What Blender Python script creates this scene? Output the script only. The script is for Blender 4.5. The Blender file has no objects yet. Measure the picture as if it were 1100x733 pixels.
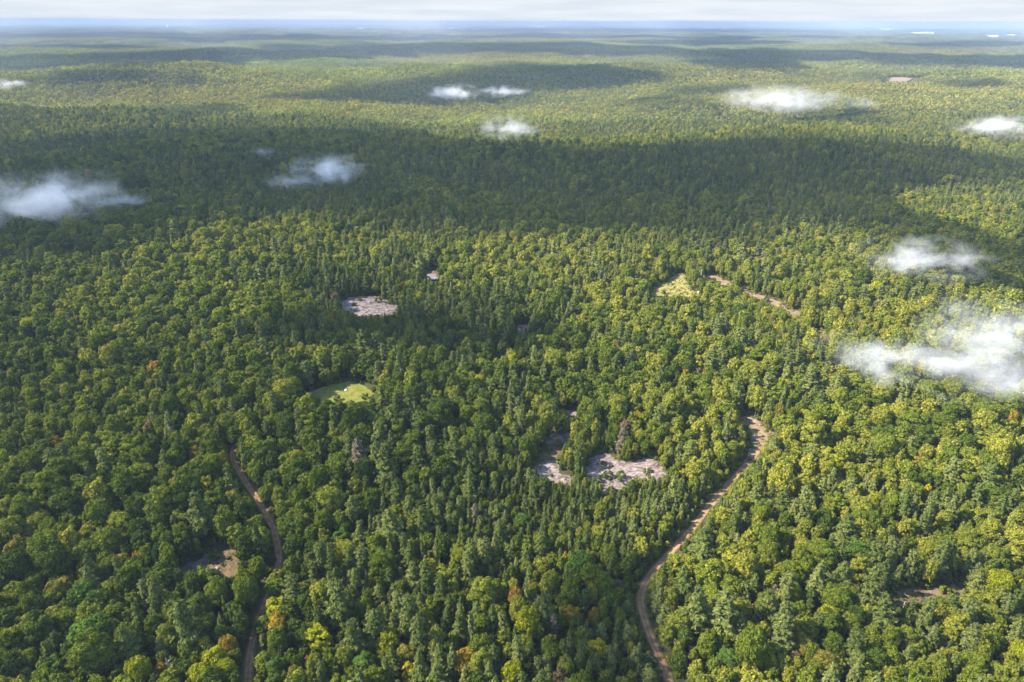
import bpy, math, random
import numpy as np
from mathutils import Vector, Matrix

random.seed(11)
rng = np.random.default_rng(11)
D2R = math.pi / 180.0
scene = bpy.context.scene
COL = scene.collection

# ------------------------------------------------------------------ settings
SUN_EL, SUN_AZ = 41.0, 268.0            # azimuth clockwise from +Y (view direction): sun stands to the left
SUN_DIR = np.array([math.sin(SUN_AZ * D2R) * math.cos(SUN_EL * D2R),
                    math.cos(SUN_AZ * D2R) * math.cos(SUN_EL * D2R),
                    math.sin(SUN_EL * D2R)])
CAM_Z = 165.0
FPX = 733.3                              # focal length in pixels of the 1100 x 733 photograph
PITCH, ROLL = 25.08 * D2R, 0.23 * D2R
SRC = bpy.data.collections.new("sources")   # kept out of the scene: meshes for the woods

# ------------------------------------------------------------------ noise and terrain
def vnoise(x, y, seed=0):
    x = np.asarray(x, float); y = np.asarray(y, float)
    xi = np.floor(x).astype(np.int64); yi = np.floor(y).astype(np.int64)
    fx = x - xi; fy = y - yi
    fx = fx * fx * fx * (fx * (fx * 6 - 15) + 10); fy = fy * fy * fy * (fy * (fy * 6 - 15) + 10)
    def h(a, b):
        n = (a * 374761393 + b * 668265263 + seed * 1442695041) & 0xffffffff
        n = ((n ^ (n >> 13)) * 1274126177) & 0xffffffff
        n = (n ^ (n >> 16)) & 0xffffffff
        return (n & 0xffff) / 32767.5 - 1.0
    a = h(xi, yi); b = h(xi + 1, yi); c = h(xi, yi + 1); d = h(xi + 1, yi + 1)
    return (a * (1 - fx) + b * fx) * (1 - fy) + (c * (1 - fx) + d * fx) * fy

def sstep(a, b, x):
    t = np.clip((np.asarray(x, float) - a) / (b - a), 0, 1)
    return t * t * (3 - 2 * t)

BUMPS = [  # x, y, height, sigma along, sigma across, angle
    (-255, 520, 15, 170, 60, 27),
    (-300, 700, -9, 240, 70, 20),
    (120, 560, 7, 160, 60, -8),
    (60, 700, -6, 260, 70, 0),
    (-80, 900, 14, 420, 110, 5),
    (-900, 1750, 46, 520, 210, 4),
    (-150, 2050, 44, 520, 190, 6),
    (700, 1900, 30, 600, 240, -4),
    (-1500, 3100, 34, 900, 330, 3),
    (900, 3300, 30, 1100, 330, -5),
    (-200, 4200, 14, 1700, 420, 2),
    (2400, 4500, 16, 1700, 400, -5),
]
def height(x, y):
    x = np.asarray(x, float); y = np.asarray(y, float)
    d = np.hypot(x, y)
    z = 3.2 * vnoise(x / 95 + 3.1, y / 95, 1) + 5.5 * vnoise(x / 210, y / 210 + 7, 2)
    z = z + 21.0 * sstep(330, 1000, d) * vnoise(x / 430, y / 310 + 2, 3)
    z = z + 22.0 * sstep(900, 2500, d) * (1 - 0.75 * sstep(3000, 20000, d)) * vnoise(x / 1300 + 9, y / 800, 4)
    for bx, by, bh, sl, sc, ang in BUMPS:
        c, s = math.cos(ang * D2R), math.sin(ang * D2R)
        u = (x - bx) * c + (y - by) * s; v = -(x - bx) * s + (y - by) * c
        z = z + bh * np.exp(-(u / sl) ** 2 - (v / sc) ** 2)
    return z

# ------------------------------------------------------------------ camera
fwd = np.array([0, math.cos(PITCH), -math.sin(PITCH)])
r0 = np.array([1.0, 0, 0]); u0 = np.array([0, math.sin(PITCH), math.cos(PITCH)])
RIGHT = math.cos(ROLL) * r0 + math.sin(ROLL) * u0
UP = -math.sin(ROLL) * r0 + math.cos(ROLL) * u0
EYE = np.array([0.0, 0.0, CAM_Z + float(height(0, 0)) * 0.0])
cam_d = bpy.data.cameras.new("camera"); cam = bpy.data.objects.new("camera", cam_d); COL.objects.link(cam)
cam_d.sensor_width = 36.0; cam_d.lens = 36.0 * FPX / 1100.0
cam_d.clip_start = 1.0; cam_d.clip_end = 120000.0
M = Matrix(((RIGHT[0], UP[0], -fwd[0], EYE[0]), (RIGHT[1], UP[1], -fwd[1], EYE[1]), (RIGHT[2], UP[2], -fwd[2], EYE[2]), (0, 0, 0, 1)))
cam.matrix_world = M
scene.camera = cam

def project(P):
    P = np.atleast_2d(P) - EYE
    dep = P @ fwd
    return 550 + FPX * (P @ RIGHT) / dep, 366.5 - FPX * (P @ UP) / dep, dep

def unproject(px, py, hz=0.0):
    """points of the terrain (raised by hz) seen at photo pixels"""
    px = np.atleast_1d(np.asarray(px, float)); py = np.atleast_1d(np.asarray(py, float))
    d = fwd[None] + RIGHT[None] * ((px - 550) / FPX)[:, None] + UP[None] * ((366.5 - py) / FPX)[:, None]
    lo = np.full(len(px), 60.0); hi = np.full(len(px), 60000.0); done = np.zeros(len(px), bool)
    t = 60.0
    while t < 60000:
        t2 = t * 1.02
        p = EYE + d * t2
        below = p[:, 2] < height(p[:, 0], p[:, 1]) + hz
        new = below & ~done
        lo[new] = t; hi[new] = t2; done |= new
        t = t2
    for _ in range(26):
        mid = 0.5 * (lo + hi); p = EYE + d * mid[:, None]
        b = p[:, 2] < height(p[:, 0], p[:, 1]) + hz
        hi = np.where(b, mid, hi); lo = np.where(b, lo, mid)
    p = EYE + d * hi[:, None]
    p[:, 2] = height(p[:, 0], p[:, 1])
    return p

# ------------------------------------------------------------------ mesh helpers
def mesh_from(name, V, F, mats=(), smooth=False, fmat=None):
    """V (n,3); F (m,k) array or list of tuples"""
    me = bpy.data.meshes.new(name)
    V = np.asarray(V, np.float32)
    if isinstance(F, np.ndarray):
        m, k = F.shape
        me.vertices.add(len(V)); me.vertices.foreach_set("co", V.ravel())
        me.loops.add(m * k); me.loops.foreach_set("vertex_index", F.astype(np.int32).ravel())
        me.polygons.add(m); me.polygons.foreach_set("loop_start", np.arange(0, m * k, k, dtype=np.int32))
        me.update(calc_edges=True)
    else:
        me.from_pydata([tuple(v) for v in V.tolist()], [], F); me.update()
    for mt in mats: me.materials.append(mt)
    if smooth: me.polygons.foreach_set("use_smooth", np.ones(len(me.polygons), bool))
    if fmat is not None: me.polygons.foreach_set("material_index", np.asarray(fmat, np.int32))
    return me

def link(name, me, parent=None, **props):
    o = bpy.data.objects.new(name, me); COL.objects.link(o)
    if parent is not None: o.parent = parent
    for k, v in props.items():
        if v is not None: o[k] = v
    return o

class MB:
    """collects simple solids into one mesh"""
    def __init__(s): s.v = []; s.f = []
    def add(s, V, F):
        n = len(s.v); s.v += [tuple(map(float, q)) for q in V]; s.f += [tuple(int(i) + n for i in q) for q in F]
    def box(s, x0, x1, y0, y1, z0, z1):
        s.add([(x0, y0, z0), (x1, y0, z0), (x1, y1, z0), (x0, y1, z0), (x0, y0, z1), (x1, y0, z1), (x1, y1, z1), (x0, y1, z1)],
              [(0, 3, 2, 1), (4, 5, 6, 7), (0, 1, 5, 4), (1, 2, 6, 5), (2, 3, 7, 6), (3, 0, 4, 7)])
    def tube(s, pts, rad, n=7):
        pts = [np.array(p, float) for p in pts]; V = []
        for i, p in enumerate(pts):
            a = pts[min(i + 1, len(pts) - 1)] - pts[max(i - 1, 0)]; a /= np.linalg.norm(a)
            e = np.cross(a, (0.31, 0.9, 0.2)); e /= np.linalg.norm(e); g = np.cross(a, e)
            for k in range(n):
                t = 2 * math.pi * k / n; V.append(p + rad[i] * (e * math.cos(t) + g * math.sin(t)))
        F = []
        for i in range(len(pts) - 1):
            for k in range(n):
                k2 = (k + 1) % n; F.append((i * n + k, i * n + k2, (i + 1) * n + k2, (i + 1) * n + k))
        F.append(tuple(range(n))[::-1]); F.append(tuple(range((len(pts) - 1) * n, len(pts) * n)))
        s.add(V, F)
    def mesh(s, name, mats, smooth=False): return mesh_from(name, np.array(s.v), s.f, mats, smooth)

# ------------------------------------------------------------------ materials
def mat(name):
    m = bpy.data.materials.new(name); m.use_nodes = True
    nt = m.node_tree; nt.nodes.clear()
    out = nt.nodes.new("ShaderNodeOutputMaterial")
    return m, nt, out

def N(nt, t, **kw):
    n = nt.nodes.new(t)
    for k, v in kw.items():
        if k.startswith("i_"): n.inputs[k[2:].replace("_", " ")].default_value = v
        else: setattr(n, k, v)
    return n

def leaf_material(name, source, transl=0.30):
    """source: 'object' (object colour), 'instancer' (tint carried by the instance) or 'patch' (colour per tree times tint)"""
    m, nt, out = mat(name); L = nt.links
    if source == "object":
        c = N(nt, "ShaderNodeObjectInfo").outputs["Color"]
    else:
        c = N(nt, "ShaderNodeAttribute", attribute_type="INSTANCER", attribute_name="tint").outputs["Color"]
        if source == "patch":
            a = N(nt, "ShaderNodeAttribute", attribute_name="tcol")
            mx = N(nt, "ShaderNodeMix", data_type="RGBA", blend_type="MULTIPLY"); mx.inputs[0].default_value = 1
            L.new(c, mx.inputs[6]); L.new(a.outputs["Color"], mx.inputs[7]); c = mx.outputs[2]
    lv = N(nt, "ShaderNodeAttribute", attribute_name="lv")
    mr = N(nt, "ShaderNodeMapRange"); mr.inputs[1].default_value = 0; mr.inputs[2].default_value = 1
    mr.inputs[3].default_value = 0.50; mr.inputs[4].default_value = 1.50
    L.new(lv.outputs["Fac"], mr.inputs[0])
    hue = N(nt, "ShaderNodeMix", data_type="RGBA"); hue.inputs[6].default_value = (0.90, 1.02, 0.95, 1); hue.inputs[7].default_value = (1.14, 1.0, 0.78, 1); L.new(lv.outputs["Fac"], hue.inputs[0])
    hm = N(nt, "ShaderNodeVectorMath", operation="MULTIPLY"); L.new(c, hm.inputs[0]); L.new(hue.outputs[2], hm.inputs[1]); c = hm.outputs[0]
    mul = N(nt, "ShaderNodeVectorMath", operation="SCALE"); L.new(c, mul.inputs[0]); L.new(mr.outputs[0], mul.inputs["Scale"])
    dif = N(nt, "ShaderNodeBsdfDiffuse"); L.new(mul.outputs[0], dif.inputs[0])
    tr = N(nt, "ShaderNodeBsdfTranslucent")
    wm = N(nt, "ShaderNodeVectorMath", operation="MULTIPLY"); wm.inputs[1].default_value = (1.25, 1.2, 0.55)
    L.new(mul.outputs[0], wm.inputs[0]); L.new(wm.outputs[0], tr.inputs[0])
    ms = N(nt, "ShaderNodeMixShader"); ms.inputs[0].default_value = transl
    L.new(dif.outputs[0], ms.inputs[1]); L.new(tr.outputs[0], ms.inputs[2]); L.new(ms.outputs[0], out.inputs[0])
    return m

def noisy_material(name, stops, scale, detail=6, rough=0.95, distort=0.0, bump=0.0, bscale=None, coord="Object", stretch=(1, 1, 1)):
    m, nt, out = mat(name); L = nt.links
    tc = N(nt, "ShaderNodeTexCoord"); mp = N(nt, "ShaderNodeMapping"); mp.inputs["Scale"].default_value = stretch
    L.new(tc.outputs[coord], mp.inputs[0])
    nz = N(nt, "ShaderNodeTexNoise"); nz.inputs["Scale"].default_value = scale; nz.inputs["Detail"].default_value = detail
    nz.inputs["Distortion"].default_value = distort
    L.new(mp.outputs[0], nz.inputs["Vector"])
    cr = N(nt, "ShaderNodeValToRGB"); e = cr.color_ramp.elements
    while len(e) < len(stops): e.new(0.5)
    for el, (p, c) in zip(e, stops): el.position = p; el.color = (*c, 1)
    L.new(nz.outputs["Fac"], cr.inputs[0])
    b = N(nt, "ShaderNodeBsdfPrincipled"); b.inputs["Roughness"].default_value = rough; b.inputs["Specular IOR Level"].default_value = 0.2
    L.new(cr.outputs[0], b.inputs["Base Color"])
    if bump:
        n2 = N(nt, "ShaderNodeTexNoise"); n2.inputs["Scale"].default_value = bscale or scale * 3; n2.inputs["Detail"].default_value = 6
        L.new(mp.outputs[0], n2.inputs["Vector"])
        bp = N(nt, "ShaderNodeBump"); bp.inputs["Strength"].default_value = 1.0; bp.inputs["Distance"].default_value = bump
        L.new(n2.outputs["Fac"], bp.inputs["Height"]); L.new(bp.outputs[0], b.inputs["Normal"])
    L.new(b.outputs[0], out.inputs[0])
    return m

M_LEAF = leaf_material("leaves", "object")
M_NEEDLE = leaf_material("needles", "object", 0.16)
M_LEAF_W = leaf_material("leaves_of_the_woods", "instancer")
M_NEEDLE_W = leaf_material("needles_of_the_woods", "instancer", 0.16)
M_LEAF_P = leaf_material("leaves_of_the_distant_woods", "patch")
M_BARK = noisy_material("bark", [(0.3, (0.05, 0.04, 0.032)), (0.7, (0.13, 0.11, 0.095))], 3.0, bump=0.03)
M_PALEBARK = noisy_material("pale_bark", [(0.3, (0.32, 0.30, 0.28)), (0.55, (0.55, 0.53, 0.50)), (0.72, (0.16, 0.14, 0.13))], 1.6, bump=0.02)
M_GREYWOOD = noisy_material("weathered_wood", [(0.3, (0.16, 0.14, 0.13)), (0.7, (0.34, 0.31, 0.29))], 2.5, bump=0.02)
M_SOIL = noisy_material("forest_floor", [(0.3, (0.030, 0.032, 0.014)), (0.5, (0.050, 0.048, 0.022)), (0.7, (0.040, 0.058, 0.018))], 0.22, detail=9, bump=0.25, bscale=1.3)
M_DIRT = None
M_ROCK = noisy_material("pale_rock", [(0.30, (0.042, 0.040, 0.020)), (0.42, (0.098, 0.072, 0.056)), (0.54, (0.165, 0.125, 0.110)), (0.70, (0.235, 0.185, 0.170))], 0.42, detail=11, distort=1.2, bump=0.6, bscale=0.9, stretch=(0.75, 1.25, 1))
M_ROCK_DULL = noisy_material("dull_rock", [(0.30, (0.045, 0.045, 0.018)), (0.45, (0.085, 0.066, 0.048)), (0.60, (0.12, 0.094, 0.078)), (0.75, (0.15, 0.125, 0.11))], 0.5, detail=11, distort=1.0, bump=0.5, bscale=0.9)
M_MEADOW = noisy_material("meadow_grass", [(0.30, (0.070, 0.084, 0.012)), (0.50, (0.120, 0.122, 0.016)), (0.72, (0.17, 0.135, 0.034))], 0.35, detail=12, bump=0.3, bscale=2.0)
M_DRY = noisy_material("dry_grass", [(0.30, (0.045, 0.048, 0.015)), (0.46, (0.085, 0.058, 0.025)), (0.60, (0.115, 0.076, 0.038)), (0.76, (0.14, 0.095, 0.056))], 0.4, detail=12, bump=0.35, bscale=1.6)
M_YELLOW = noisy_material("yellow_grass", [(0.30, (0.065, 0.078, 0.018)), (0.46, (0.125, 0.115, 0.028)), (0.60, (0.17, 0.135, 0.038)), (0.78, (0.20, 0.145, 0.085))], 0.3, detail=12, bump=0.3, bscale=1.6)
M_TAN = noisy_material("sandy_field", [(0.3, (0.095, 0.068, 0.044)), (0.7, (0.14, 0.10, 0.068))], 0.02, detail=8)
M_SAND = noisy_material("sandy_track", [(0.30, (0.065, 0.062, 0.020)), (0.44, (0.115, 0.080, 0.045)), (0.58, (0.16, 0.108, 0.066)), (0.75, (0.205, 0.145, 0.095))], 0.5, detail=11, bump=0.2, bscale=1.5)

def road_material():
    m, nt, out = mat("dirt_road"); L = nt.links
    uv = N(nt, "ShaderNodeUVMap", uv_map="UVMap"); sx = N(nt, "ShaderNodeSeparateXYZ"); L.new(uv.outputs[0], sx.inputs[0])
    tc = N(nt, "ShaderNodeTexCoord")
    nz = N(nt, "ShaderNodeTexNoise"); nz.inputs["Scale"].default_value = 0.6; nz.inputs["Detail"].default_value = 9
    L.new(tc.outputs["Object"], nz.inputs["Vector"])
    cr = N(nt, "ShaderNodeValToRGB"); e = cr.color_ramp.elements
    e[0].position = 0.3; e[0].color = (0.15, 0.078, 0.038, 1); e[1].position = 0.72; e[1].color = (0.29, 0.168, 0.090, 1)
    L.new(nz.outputs["Fac"], cr.inputs[0])
    # across: two worn ruts, a weedy middle, weedy edges
    rp = N(nt, "ShaderNodeValToRGB"); e = rp.color_ramp.elements
    pts = [(0.0, 0.0), (0.16, 0.25), (0.26, 1.0), (0.38, 1.0), (0.5, 0.45), (0.62, 1.0), (0.74, 1.0), (0.84, 0.25), (1.0, 0.0)]
    while len(e) < len(pts): e.new(0.5)
    for el, (p, v) in zip(e, pts): el.position = p; el.color = (v, v, v, 1)
    wob = N(nt, "ShaderNodeMath", operation="MULTIPLY_ADD"); wob.inputs[1].default_value = 0.22; 
    sub = N(nt, "ShaderNodeMath", operation="SUBTRACT"); sub.inputs[1].default_value = 0.11
    L.new(nz.outputs["Fac"], wob.inputs[0]); L.new(sx.outputs[0], wob.inputs[2]); L.new(wob.outputs[0], sub.inputs[0]); L.new(sub.outputs[0], rp.inputs[0])
    mx = N(nt, "ShaderNodeMix", data_type="RGBA"); L.new(rp.outputs[0], mx.inputs[0])
    mx.inputs[6].default_value = (0.075, 0.066, 0.026, 1); L.new(cr.outputs[0], mx.inputs[7])
    b = N(nt, "ShaderNodeBsdfDiffuse"); L.new(mx.outputs[2], b.inputs[0]); L.new(b.outputs[0], out.inputs[0])
    return m
M_DIRT = road_material()

def plain(name, col, rough=0.7):
    m, nt, out = mat(name)
    b = N(nt, "ShaderNodeBsdfPrincipled"); b.inputs["Base Color"].default_value = (*col, 1); b.inputs["Roughness"].default_value = rough
    nz = N(nt, "ShaderNodeTexNoise"); nz.inputs["Scale"].default_value = 1.5
    cr = N(nt, "ShaderNodeValToRGB"); cr.color_ramp.elements[0].color = (*[c * 0.86 for c in col], 1); cr.color_ramp.elements[1].color = (*[min(1, c * 1.1) for c in col], 1)
    nt.links.new(nz.outputs[0], cr.inputs[0]); nt.links.new(cr.outputs[0], b.inputs["Base Color"])
    nt.links.new(b.outputs[0], out.inputs[0]); return m

# ------------------------------------------------------------------ tree meshes
def unit(v): return v / np.maximum(np.linalg.norm(v, axis=-1, keepdims=True), 1e-9)

def quads(P, Nrm, sx, sy, r, axis=None):
    """leaf-clump quads at P facing Nrm; axis: preferred long direction"""
    n = len(P)
    a = unit(r.normal(size=(n, 3))) if axis is None else axis + 0.25 * r.normal(size=(n, 3))
    e = unit(a - Nrm * np.sum(a * Nrm, 1, keepdims=True)); g = np.cross(Nrm, e)
    sx = sx[:, None]; sy = sy[:, None]
    k = 0.55 + 0.45 * r.random((n, 4, 1))
    V = np.stack([P + e * sx * k[:, 0], P + g * sy * k[:, 1], P - e * sx * k[:, 2], P - g * sy * k[:, 3]], 1).reshape(-1, 3)
    F = np.arange(4 * n).reshape(n, 4)
    return V, F

def broadleaf_crown(seed, n, size, R=4.5, base=3.6, top=12.5, lobes=24, round_=1.0):
    r = np.random.default_rng(seed)
    zc = base + (top - base) * 0.42; Rz_up = top - zc; Rz_dn = zc - base
    D = unit(r.normal(size=(lobes * 5, 3))); D = D[D[:, 2] > -0.62]
    keep = [D[0]]
    for d in D[1:]:                       # spread the lobes apart
        if min(np.linalg.norm(d - q) for q in keep) > 0.25: keep.append(d)
        if len(keep) >= lobes: break
    D = np.array(keep); k = len(D)
    rr = r.uniform(0.66, 0.90, k); lr = r.uniform(0.15, 0.27, k) * R
    sc = np.where(D[:, 2:3] > 0, [[1, 1, Rz_up / R]], [[1, 1, Rz_dn / R]])
    C = D * rr[:, None] * R * sc * r.uniform(0.88, 1.08, (k, 1)); C[:, 2] += zc
    lv_l = r.uniform(0, 1, k)
    m = int(n * 3.0)
    li = r.choice(k, m, p=lr ** 2 / np.sum(lr ** 2))
    s = unit(r.normal(size=(m, 3)))
    rad = lr[li] * np.clip(r.normal(0.97, 0.16, m), 0.6, 1.35)
    P = C[li] + s * rad[:, None] * np.array([1, 1, 0.85])
    outw = unit(P - np.array([0, 0, zc - 0.8]))
    ok = np.sum(s * outw, 1) > -0.15
    d = np.linalg.norm(P[:, None] - C[None], axis=2) / lr[None]
    d[np.arange(m), li] = 9
    ok &= d.min(1) > 0.72
    idx = np.nonzero(ok)[0][:n]
    P, s, outw, li = P[idx], s[idx], outw[idx], li[idx]
    nr = unit(s * 0.75 + outw * 0.45 + 0.50 * r.normal(size=s.shape))
    a = size * r.uniform(0.6, 1.35, len(P))
    V, F = quads(P, nr, a, a * r.uniform(0.6, 1.0, len(P)), r)
    lv = np.clip(0.5 + 0.28 * r.normal(size=len(P)) + 0.30 * (lv_l[li] - 0.5), 0, 1)
    return V, F, lv

def pine_crown(seed, n, size, R=3.4, base=3.0, top=16.5, spire=False):
    r = np.random.default_rng(seed)
    V0, N0, A0, S0, L0 = [], [], [], [], []
    z = base; H = top - base
    nb = 0
    branches = []
    step = 0.62 if spire else 1.05
    while z < top - 0.5:
        t = (z - base) / H
        if spire: L = R * (1 - t) ** 0.9 * r.uniform(0.85, 1.1) + 0.15
        else: L = R * (min(1, 0.62 + 1.5 * t) if t < 0.25 else (1 - (t - 0.25) / 0.75) ** 0.62) * r.uniform(0.72, 1.15) + 0.25
        k = max(4, int((5 if spire else 5) + L * 0.7)); a0 = r.uniform(0, 6.28)
        for j in range(k):
            branches.append((z + r.normal() * 0.15, a0 + j * 6.283 / k + r.normal() * 0.2, L * r.uniform(0.7, 1.15), t))
        z += step * r.uniform(0.8, 1.2)
    tot = sum(b[2] for b in branches)
    for (z, a, L, t) in branches:
        q = max(4, int(n * L / tot)); u = np.sqrt(r.uniform(0.02, 1.0, q))
        up = (-0.30 if spire else 0.10) + (0.45 * t)
        dx, dy = math.cos(a), math.sin(a)
        wid = (0.30 if spire else 0.42) * L * (1 - 0.55 * u) * np.clip(u * 2.5, 0.3, 1)
        lat = r.normal(size=q) * wid * 0.55
        ver = np.abs(r.normal(size=q)) * 0.22 + 0.30 * np.sin(u * 3.0) * (0.2 if spire else 0.8)
        P = np.stack([dx * u * L - dy * lat, dy * u * L + dx * lat, z + up * u * L + ver - (0.16 * L * u * u if not spire else 0.10 * L * u * u)], 1)
        nr = unit(np.stack([0.55 * dx - dy * lat * 0.5, 0.55 * dy + dx * lat * 0.5, np.full(q, 0.75)], 1) + 0.40 * r.normal(size=(q, 3)))
        V0.append(P); N0.append(nr); A0.append(np.tile([[dx, dy, up]], (q, 1)) + 0.35 * r.normal(size=(q, 3)))
        S0.append(size * r.uniform(0.7, 1.4, q)); L0.append(np.clip(r.normal(0.5, 0.2, q) + 0.25 * (u - 0.5) + r.normal() * 0.12, 0, 1))
    # leader
    q = 24; zz = r.uniform(top - 1.2, top + 0.3, q)
    V0.append(np.stack([r.normal(size=q) * 0.12, r.normal(size=q) * 0.12, zz], 1)); N0.append(unit(r.normal(size=(q, 3)) + [0, 0, .3]))
    A0.append(np.tile([[0, 0, 1.0]], (q, 1))); S0.append(size * r.uniform(0.6, 1, q)); L0.append(r.uniform(0.3, 0.8, q))
    P, nr, ax, s, lv = map(np.concatenate, (V0, N0, A0, S0, L0))
    V, F = quads(P, nr, s * 1.35, s * 0.62, r, ax)
    return V, F, lv

def trunk_mesh_parts(h, rad, r, limbs=6, crown_from=0.35, spread=2.2):
    mb = MB(); k = 6
    bend = r.normal(size=2) * 0.25
    pts = [(bend[0] * math.sin(i / k * 3), bend[1] * math.sin(i / k * 2.6), h * i / k - (0.4 if i == 0 else 0)) for i in range(k + 1)]
    mb.tube(pts, [rad * (1.25 if i == 0 else 1 - 0.82 * i / k) for i in range(k + 1)], 7)
    for j in range(limbs):
        t = crown_from + (0.9 - crown_from) * (j + 0.5) / max(1, limbs); a = j * 2.4 + r.uniform(0, 0.6); z = h * t
        L = spread * (1.15 - 0.6 * t)
        mb.tube([(0, 0, z), (math.cos(a) * L * 0.5, math.sin(a) * L * 0.5, z + 0.35 * L), (math.cos(a) * L, math.sin(a) * L, z + 0.9 * L)],
                [rad * 0.42 * (1 - t * 0.5), rad * 0.27 * (1 - t * 0.5), 0.03], 5)
    return mb

def crown_mesh(name, data, m):
    V, F, lv = data
    me = mesh_from(name, V, F, [m]); at = me.attributes.new("lv", "FLOAT", "FACE"); at.data.foreach_set("value", lv.astype(np.float32)); return me

def merged_mesh(name, data, mb, m, bark):
    V, F, lv = data
    faces = F.tolist() + [tuple(i + len(V) for i in f) for f in mb.f]
    me = mesh_from(name, np.concatenate([V, np.array(mb.v)]), faces, [m, bark], fmat=[0] * len(F) + [1] * len(mb.f))
    at = me.attributes.new("lv", "FLOAT", "FACE"); at.data.foreach_set("value", np.concatenate([lv, np.full(len(mb.f), .5)]).astype(np.float32))
    return me

# kinds: base dimensions are (crown radius, height)
B_SHAPES = [dict(R=4.3, base=2.4, top=12.6, lobes=84), dict(R=4.3, base=2.4, top=14.0, lobes=76), dict(R=4.4, base=2.8, top=12.0, lobes=92),
            dict(R=4.0, base=2.0, top=15.0, lobes=72), dict(R=4.3, base=2.4, top=13.2, lobes=100), dict(R=3.7, base=1.8, top=16.0, lobes=80)]
P_SHAPES = [dict(R=3.4, base=3.0, top=16.5), dict(R=3.6, base=4.0, top=15.5), dict(R=3.2, base=2.2, top=17.0),
            dict(R=2.4, base=1.0, top=13.5, spire=True), dict(R=2.2, base=0.8, top=14.5, spire=True)]
NEAR_B, NEAR_P, WOOD_B, WOOD_P = [], [], [], []
def src(name, me):
    o = bpy.data.objects.new(name, me); SRC.objects.link(o); return o
COL_B = bpy.data.collections.new("wood_sources_broadleaf"); COL_P = bpy.data.collections.new("wood_sources_conifer"); COL_F = bpy.data.collections.new("wood_sources_patch")
for i, s in enumerate(B_SHAPES):
    r = np.random.default_rng(100 + i)
    mb = trunk_mesh_parts(s["top"] * 0.8, 0.24, r)
    NEAR_B.append((crown_mesh("crown", broadleaf_crown(200 + i, 7000, 0.32, **s), M_LEAF), mb.mesh("trunk", [M_BARK]), mb.mesh("trunk", [M_PALEBARK]), s))
    COL_B.objects.link(bpy.data.objects.new("broadleaf_%02d" % i, merged_mesh("broadleaf", broadleaf_crown(200 + i, 2400, 0.52, **s), mb, M_LEAF_W, M_BARK)))
for i, s in enumerate(P_SHAPES):
    r = np.random.default_rng(300 + i)
    mb = trunk_mesh_parts(s["top"] * 0.97, 0.20, r, limbs=4, spread=1.2)
    n = 3000 if s.get("spire") else 3800
    NEAR_P.append((crown_mesh("crown", pine_crown(400 + i, n, 0.33, **s), M_NEEDLE), mb.mesh("trunk", [M_BARK]), None, s))
    COL_P.objects.link(bpy.data.objects.new("conifer_%02d" % i, merged_mesh("conifer", pine_crown(400 + i, n // 2, 0.47, **s), mb, M_NEEDLE_W, M_BARK)))


# ------------------------------------------------------------------ ground
def build_ground():
    rad = [4.0]
    while rad[-1] < 47000: rad.append(rad[-1] * 1.0125 + 0.25)
    rad = np.array(rad)
    ang = np.concatenate([np.arange(-62, 62, 0.42), np.arange(62, 298, 6.0)]) * D2R
    A, R = np.meshgrid(ang, rad); X = np.sin(A) * R; Y = np.cos(A) * R
    Z = height(X, Y); na = len(ang); nr = len(rad)
    V = np.stack([X, Y, Z], -1).reshape(-1, 3)
    i = np.arange(nr - 1)[:, None] * na; j = np.arange(na)[None]; j2 = (j + 1) % na
    F = np.stack([i + j, i + j2, i + na + j2, i + na + j], -1).reshape(-1, 4)[:, ::-1]
    V = np.concatenate([V, [[0, 0, float(height(0, 0))]]])
    me = mesh_from("ground", V, np.ascontiguousarray(F), [M_GROUND], smooth=True)
    return link("ground", me, kind="structure", label="wooded rolling ground reaching to the horizon")

def ground_material():
    # forest floor near by; from far away the same ground carries woods of its own (beyond the modelled trees)
    m, nt, out = mat("ground_surface"); L = nt.links
    tc = N(nt, "ShaderNodeTexCoord")
    def ramp(scale, detail, stops, stretch=None):
        nz = N(nt, "ShaderNodeTexNoise"); nz.inputs["Scale"].default_value = scale; nz.inputs["Detail"].default_value = detail
        L.new(tc.outputs["Object"], nz.inputs["Vector"])
        cr = N(nt, "ShaderNodeValToRGB"); e = cr.color_ramp.elements
        while len(e) < len(stops): e.new(0.5)
        for el, (p, c) in zip(e, stops): el.position = p; el.color = (*c, 1)
        L.new(nz.outputs["Fac"], cr.inputs[0]); return cr, nz
    c1, n1 = ramp(0.22, 9, [(0.3, (0.030, 0.032, 0.014)), (0.5, (0.052, 0.048, 0.024)), (0.7, (0.042, 0.060, 0.018))])
    c2, n2 = ramp(0.012, 12, [(0.35, (0.030, 0.050, 0.018)), (0.5, (0.060, 0.080, 0.022)), (0.66, (0.095, 0.105, 0.03))])
    gp = N(nt, "ShaderNodeSeparateXYZ"); L.new(tc.outputs["Object"], gp.inputs[0])
    ln = N(nt, "ShaderNodeVectorMath", operation="LENGTH"); L.new(tc.outputs["Object"], ln.inputs[0])
    mr = N(nt, "ShaderNodeMapRange"); mr.inputs[1].default_value = 9000; mr.inputs[2].default_value = 15000; L.new(ln.outputs["Value"], mr.inputs[0])
    mx = N(nt, "ShaderNodeMix", data_type="RGBA"); L.new(mr.outputs[0], mx.inputs[0]); L.new(c1.outputs[0], mx.inputs[6]); L.new(c2.outputs[0], mx.inputs[7])
    d = N(nt, "ShaderNodeBsdfDiffuse"); L.new(mx.outputs[2], d.inputs[0])
    bp = N(nt, "ShaderNodeBump"); bp.inputs["Distance"].default_value = 0.3; L.new(n1.outputs[0], bp.inputs["Height"]); L.new(bp.outputs[0], d.inputs["Normal"])
    L.new(d.outputs[0], out.inputs[0]); return m
M_GROUND = ground_material()
build_ground()

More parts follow.
